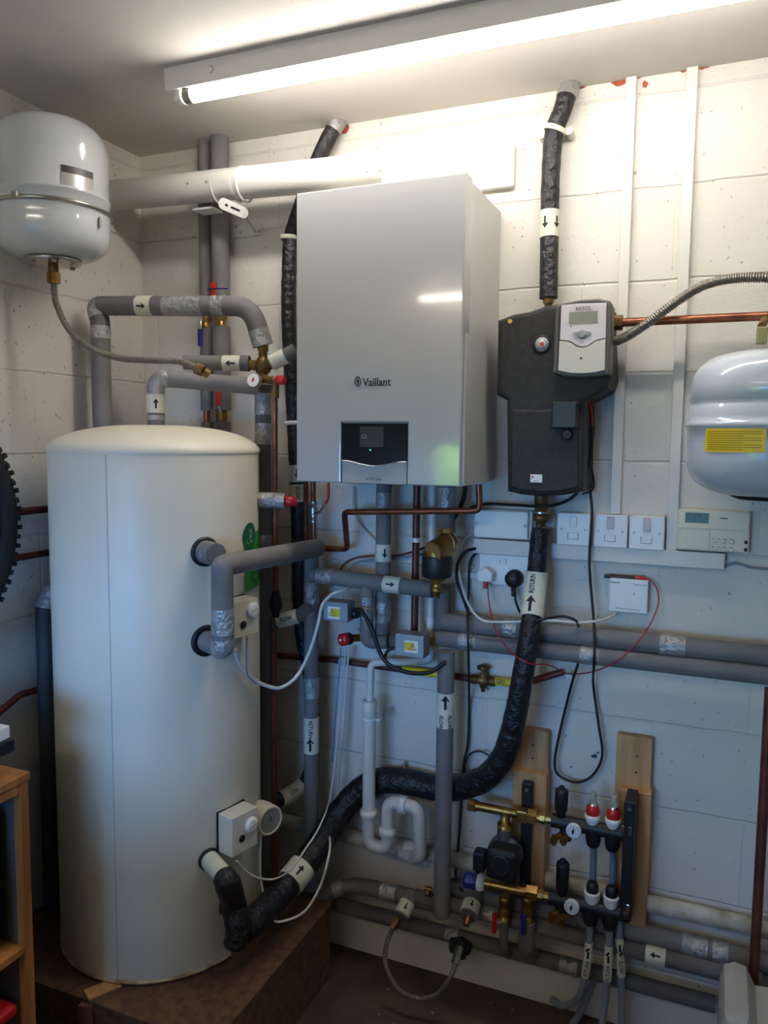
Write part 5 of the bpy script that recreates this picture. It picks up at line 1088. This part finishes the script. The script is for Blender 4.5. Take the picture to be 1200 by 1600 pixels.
cable('power_cable', 'thin black cable dropping straight down left of the white plug', [A(745, 862, .02), A(734, 880, .02), A(732, 930, .02), A(731, 970, .11), A(732, 1030, .115), A(733, 1100, .02), A(731, 1160, .02), A(725, 1190, .02), A(722, 1230, .02), A(718, 1300, .02), A(712, 1370, .04), A(722, 1392, .08)], .0033, BLKS)
cable('power_cable', 'thin black cable making a small loop above the black sweep pipe', [A(728, 1230, .03), A(727, 1195, .03), A(735, 1178, .03), A(750, 1174, .03), A(765, 1182, .03), A(775, 1200, .03)], .0028, BLKS)
cable('power_cable', 'thick black cable curving out from the left end of the trunking', [A(743, 857, .03), A(728, 862, .05), A(716, 880, .05), A(714, 905, .05), A(722, 930, .05), A(735, 965, .04)], .0046, BLKS)
cable('power_cable', 'white cable curving from the junction box behind the pipes to the receiver', [A(741, 832, .02), A(724, 845, .05), A(718, 870, .05), A(718, 900, .05), A(730, 940, .07), A(750, 967, .11), A(780, 972, .11), A(860, 970, .11), A(900, 973, .10), A(935, 970, .08), A(958, 962, .03), A(966, 952, .012)], .0035, WHTC)
cable('charger_cable', 'red cable sagging from the white plug to the probe on the receiver', [A(762, 912, .045), A(764, 940, .05), A(775, 985, .12), A(800, 1020, .18), A(826, 1036, .20), A(860, 1040, .12), A(885, 1052, .05), A(920, 1051, .05), A(955, 1038, .11), A(985, 1015, .115), A(1010, 985, .10), A(1027, 950, .04), A(1028, 925, .03), A(1018, 908, .02), A(1009, 904, .02)], .0018, mat('red_cable', '#a81930', .45))
cable('power_cable', 'black flex drooping from the round black plug behind the return pipe', [A(805, 925, .035), A(806, 940, .04), A(815, 960, .06), A(832, 970, .14), A(860, 965, .13), A(880, 963, .12), A(900, 970, .11), A(905, 985, .04)], .0036, BLKS)
cable('power_cable', 'thick black cable sagging between the two metal actuator boxes', [A(556, 952, .17), A(566, 956, .18), A(582, 985, .19), A(594, 1020, .19), A(610, 1040, .19), A(640, 1051, .18), A(672, 1050, .16), A(695, 1035, .15)], .0058, BLKS)
cable('power_cable', 'black cable hooking up into the lower metal actuator box', [A(612, 1046, .17), A(602, 1032, .165), A(605, 1018, .16), A(618, 1012, .155)], .0045, BLKS)
cable('flexible_conduit', 'pale grey flexible conduit drooping from the actuator box to the tank thermostat', [A(556, 912, .09), A(538, 922, .15), A(520, 928, .18), A(504, 945, .20), A(497, 975, .22), A(485, 1015, .24), A(465, 1055, .27), A(440, 1074, .31), A(418, 1072, .35), A(395, 1060, .40), A(374, 1035, .46), A(368, 1015, .50)], .0050, WHTC)
cable('sensor_cable', 'thin grey cable hanging below the upper tank thermostat', [A(386, 995, .48), A(385, 1030, .47), A(387, 1055, .44), A(400, 1068, .40)], .0024, GREYP)
cable('sensor_cable', 'thin white cable falling from the red relief valve to the lower tank thermostat', [A(541, 1012, .06), A(537, 1040, .06), A(527, 1150, .07), A(517, 1240, .13), A(500, 1290, .30), A(475, 1330, .41), A(455, 1358, .45), A(430, 1373, .44), A(405, 1372, .47), A(385, 1362, .50), A(370, 1345, .53)], .0024, WHTC)
cable('sensor_cable', 'pale cable running down beside the white one into the dark corner', [A(547, 1012, .05), A(543, 1040, .05), A(535, 1150, .05), A(526, 1240, .05), A(515, 1290, .06), A(515, 1330, .30), A(500, 1385, .34), A(475, 1425, .37), A(440, 1440, .40), A(425, 1438, .42)], .0034, WHTC)
cable('sensor_cable', 'thin blue cable beside the white cables right of the RETURN riser', [A(533, 1012, .06), A(530, 1050, .06), A(522, 1150, .06), A(519, 1190, .06)], .0016, mat('blue_cable', '#2f6ea0', .5))
cable('power_cable', 'dark red cable arching behind the risers under the boiler', [A(530, 905, .06), A(535, 885, .06), A(552, 873, .05), A(580, 869, .04), A(620, 868, .03), A(645, 862, .03), A(665, 855, .03)], .0032, mat('maroon_cable', '#5a2028', .5))
cable('power_cable', 'grey cable arching behind the risers under the boiler', [A(543, 905, .06), A(546, 888, .06), A(560, 878, .05), A(600, 874, .03), A(650, 868, .02), A(700, 852, .02)], .0034, GREYP)
cable('power_cable', 'thin white cable slanting across the wall under the boiler', [A(551, 760, .02), A(552, 795, .02), A(562, 820, .02), A(580, 840, .02), A(595, 852, .02)], .0032, WHTC)
cable('power_cable', 'white cable lying along the wall below the boiler', [A(500, 873, .012), A(540, 878, .012), A(600, 882, .012), A(700, 884, .012), A(740, 886, .012)], .0030, WHTC)
cable('power_cable', 'thin grey cable leaving the right end of the trunking', [A(1130, 884, .012), A(1150, 880, .012), A(1175, 887, .012), A(1215, 890, .012)], .0028, GREYP)
cable('power_cable', 'pale cable curving down the bottom of the tank under the immersion heater', [A(408, 1300, .36), A(406, 1345, .37), A(408, 1380, .37), A(414, 1405, .38), A(420, 1430, .40)], .0035, WHTC)

cable('cable_bundle', 'black cable bundle slanting behind the dirt separator under the boiler corner', [A(727, 752, .05), A(725, 775, .05), A(718, 795, .05), A(702, 822, .04), A(690, 850, .03)], .0065, BLKS, 'cable')
for (x, y, k_) in ((929, 1182, 1), (934, 1176, .5), (884, 1150, .35), (893, 1198, .4)):
    c = A(x, y, 0); part('wall_scuff', MB().prism([V(c.x+.009*k_*math.cos(g)*random.uniform(.5, 1.2), -.0004, c.z+.007*k_*math.sin(g)*random.uniform(.5, 1.2)) for g in [i*PI/4.5 for i in range(9)]][::-1], .0008, OUT), mat('bare_block', '#4a4a4e', .9), wb, 'dark scuff in the paint')

# ================================================================ LEFT: PLINTH, SHELF, WHEEL
pln = thing('plinth', 'brown chipboard plinth under the water tank', 'plinth', (-1.37, -.42, 0))
part('top_board', MB().box((XL+.005, -.74, .205), (-.985, -.14, .230), .002), OSB, pln)
part('side_board', MB().box((-1.010, -.735, 0), (-.988, -.145, .205), .002), OSB, pln)
part('front_board', MB().box((XL+.005, -.735, 0), (-1.010, -.713, .205), .002), OSB, pln)
part('core', MB().box((XL+.01, -.71, 0), (-1.012, -.15, .203)), OSB, pln) if False else None
SX = -1.335; sy0, sy1 = -1.75, -.905; szt = .872
sh = thing('shelf_unit', 'pine shelf unit against the left wall at the image edge', 'shelf', ((XL+SX)/2, (sy0+sy1)/2, 0))
for y in (sy0, sy1-.022): part('upright', MB().box((SX-.022, y, 0), (SX, y+.022, szt-.018), .002), WOODS, sh)
for y in (sy0, sy1-.022): part('upright', MB().box((XL+.01, y, 0), (XL+.032, y+.022, szt-.018), .002), WOODS, sh)
part('side_panel', MB().box((XL+.033, sy1-.020, .03), (SX-.023, sy1-.008, szt-.018)), mat('grey_board', '#57534e', .7), sh, 'dark grey side panel')
part('top_board', MB().box((XL+.005, sy0-.004, szt-.018), (SX+.003, sy1+.004, szt), .002), WOODS, sh)
for z in (.49, .10): part('shelf_board', MB().box((XL+.01, sy0+.022, z-.018), (SX-.001, sy1-.023, z), .002), WOODS, sh)
part('front_rail', MB().box((SX-.018, sy0+.022, szt-.04), (SX-.001, sy1-.023, szt-.018), .001), WOODS, sh)
eq = thing('black_case', 'black plastic case on the upper shelf of the pine unit', 'case', (-1.55, -1.15, .49))
part('case_body', MB().box((XL+.06, -1.38, .49), (SX-.03, sy1-.05, .80), .02, 3), BLKS, eq); part('case_latch', MB().box((SX-.031, -1.02, .60), (SX-.026, -.99, .64), .001), BLKG, eq)
rb = thing('red_bin', 'red plastic storage bin on the lower shelf', 'bin', (-1.55, -1.15, .10))
rp_ = [V(x, y, 0) for x, y in ((0, 0),)]
part('bin_body', MB().lathe([(.17, 0), (.175, .005), (.205, .23)], V(-1.545, -1.13, .101), UP, 4, False), RED, rb) if False else None
b_ = bmesh.new(); bmesh.ops.create_cube(b_, size=1)
for v in b_.verts:
    k = 1.0 if v.co.z > 0 else .86; v.co = V(v.co.x*.34*k-1.54, v.co.y*.36*k-1.13, .101+(v.co.z+.5)*.24)
bmesh.ops.bevel(b_, geom=b_.edges[:], offset=.02, segments=3, affect='EDGES', profile=.5); part('bin_body', MB().bm(b_), RED, rb)
part('bin_lid', MB().box((-1.72, -1.32, .335), (-1.345, -.94, .365), .012, 3), RED, rb)
for (lo, hi, m_, lab, mt2) in (((-1.60, -1.30, .873), (SX-.03, -.955, .925), 0, 'dark tray with pale lid on top of the pine shelf, lower of two', CREAMP), ((-1.60, -1.30, .9265), (SX-.005, -.93, .985), 0, 'dark tray with clear grey lid on top of the pine shelf, upper of two', WHT)):
    t = thing('storage_tray', lab, 'tray', ((lo[0]+hi[0])/2, (lo[1]+hi[1])/2, lo[2]), 'trays on the pine shelf')
    part('tray', MB().box(lo, (hi[0], hi[1], (lo[2]+hi[2])/2), .004), BLKS, t); part('tray_lid', MB().box((lo[0]+.005, lo[1], (lo[2]+hi[2])/2), (hi[0]-.006, hi[1]-.006, hi[2]), .004), mt2, t)
# bicycle wheel on the left wall
wx, wy, wz, WR = -1.63, -.985, 1.385, .335
wh = thing('bicycle_wheel', 'bicycle wheel with knobbly black tyre hanging on the left wall', 'wheel', (wx, wy, wz-WR))
circ = lambda R, n: [V(wx, wy+R*math.cos(2*PI*i/n), wz+R*math.sin(2*PI*i/n)) for i in range(n)]
part('tyre', MB().tube(circ(WR-.026, 72), .026, 14, closed=True), mat('tyre_rubber', '#1b1714', .8, var=.4, scale=30), wh)
kn = MB()
for i in range(90):
    g = 2*PI*i/90; er = V(0, math.cos(g), math.sin(g)); et = V(0, -math.sin(g), math.cos(g)); R3 = Matrix((RT, et, er)).transposed()
    for s in ((-.016, .016) if i % 2 else (-.0065, .0065, .024)):
        c = V(wx+s, wy, wz)+er*(WR-(.001 if abs(s) < .02 else .012)); kn.box(c-V(.004, .0055, .005), c+V(.004, .0055, .005), rot=R3)
part('tread_knobs', kn, MATS['tyre_rubber'], wh); part('rim', MB().tube(circ(WR-.058, 60), .011, 8, closed=True), mat('rim_alloy', '#3a3a3c', .35, .8), wh)
sp_ = MB()
for i in range(28): g = 2*PI*i/28; sp_.cyl(V(wx+(.02 if i % 2 else -.02), wy+.02*math.cos(g+.6), wz+.02*math.sin(g+.6)), V(wx, wy+(WR-.062)*math.cos(g), wz+(WR-.062)*math.sin(g)), .001, seg=5)
part('spokes', sp_, STEEL, wh); part('hub', MB().cyl(V(wx-.045, wy, wz), V(wx+.045, wy, wz), .02), STEEL, wh)
hk = solo('wall_hook', 'steel hook carrying the bicycle wheel on the left wall', 'hook', MB().tube([V(XL, wy, wz+WR-.09), V(wx, wy, wz+WR-.09), V(wx+.05, wy, wz+WR-.085), V(wx+.055, wy, wz+WR-.06)], .006, 8), STEEL)
# copper pipes on the left wall
for (ya, lab) in ((801, 'copper pipe along the left wall beside the tyre, upper of two'), (873, 'copper pipe along the left wall beside the tyre, lower of two')):
    z = L(18, ya, .035).z; run('copper_pipe', lab, 'pipe', [V(XL+.035, -.05, z), V(XL+.035, -1.6, z)], .0105 if ya == 801 else .0095, COPR, seg=12, group='copper pipes on the left wall')
run('copper_pipe', 'bent copper pipe low on the left wall behind the shelf trays', 'pipe', [V(XL+.03, -.95, L(0, 1112, .03).z-.06), L(0, 1112, .03), L(32, 1085, .03), L(62, 1077, .03), V(XL+.03, -.3, L(62, 1077, .03).z)], .0095, COPR, .05, seg=12)
p = L(68, 960, .05)
o, D_ = run('lagged_pipe', 'dark lagged pipe with foil-wrapped top left of the tank', 'pipe', [V(XL+.06, p.y+.03, L(68, 930, .05).z+.012), V(XL+.055, p.y, L(66, 945, .05).z-.01), V(XL+.055, p.y, .1)], .026, mat('dark_lagging', '#33363a', .6, var=.3), .03, bands=((70, 935, .05, 'foil'),))
# bottom left odds: timber offcut and dark cloth
c = Zp(155, 1545, .20)
solo('timber_offcut', 'short reddish timber post standing in front of the plinth', 'timber', MB().box((c.x+.012, c.y-.085, 0), (c.x+.048, c.y-.05, .222), .002, rot=Matrix.Rotation(.25, 3, 'Z')), mat('red_timber', '#6b3a2c', .7, var=.3, scale=8))
solo('wood_wedge', 'pale wooden wedge under the front rim of the tank', 'wedge', MB().box((-1.36, -.735, .2305), (-1.32, -.655, .2345), rot=Matrix.Rotation(-.5, 3, 'Z')), WOODP)
b_ = bmesh.new(); bmesh.ops.create_grid(b_, x_segments=24, y_segments=24, size=.5)
q = Zp(90, 1600, .05)
for v in b_.verts:
    r = min(1, (v.co.x**2+v.co.y**2)**.5*2); v.co = V(v.co.x*.30-1.17, v.co.y*.26-.885, .004+.27*max(0, 1-r)**.6*(1+.25*math.sin(18*v.co.x)*math.cos(15*v.co.y)))
solo('dust_sheet', 'crumpled dark blue cloth on the floor in the bottom left corner', 'cloth', MB().bm(b_), mat('navy_cloth', '#1a2233', .9, var=.3, scale=30))

# ================================================================ BOTTOM RIGHT
o, D_ = run('copper_pipe', 'upright copper pipe at the right edge of the picture', 'pipe', [V(A(1196, 1200, .16).x, -.16, 0.02), V(A(1196, 1200, .16).x, -.16, A(1203, 1075, .16).z)], .0115, COPR, seg=14)
k = A(1150, 1590, .30)
wc = thing('white_canister', 'white plastic jerrycan on the floor in the bottom right corner', 'canister', V(k.x+.07, -.30, 0))
zt_ = A(1148, 1545, .30).z; xl_ = A(1124, 1580, .30).x
part('body', MB().prism([V(xl_, -.40, 0.0), V(xl_+.26, -.40, 0.0), V(xl_+.26, -.40, zt_-.03), V(xl_+.13, -.40, zt_-.04), V(xl_+.075, -.40, zt_-.045), V(xl_+.055, -.40, zt_-.005), V(xl_+.03, -.40, zt_), V(xl_+.008, -.40, zt_-.012), V(xl_, -.40, zt_-.05)], .20, (0, 1, 0), .028, 4), mat('cloudy_plastic', '#a9a79f', .5, var=.15, scale=5), wc)
part('handle_recess', MB().tube(fillet([V(xl_+.06, -.408, zt_-.13), V(xl_+.045, -.408, zt_-.065), V(xl_+.12, -.408, zt_-.05), V(xl_+.13, -.408, zt_-.12)], .01), .006, 8), mat('dark_grey_trim', '#5a5c5c', .5), wc, 'dark grey handle outline')
part('neck', MB().lathe([(.022, 0), (.022, .03), (.03, .031), (.03, .045)], V(xl_+.19, -.30, zt_-.04), UP), mat('yellowed_plastic', '#a39c6e', .5), wc, 'yellowed neck')
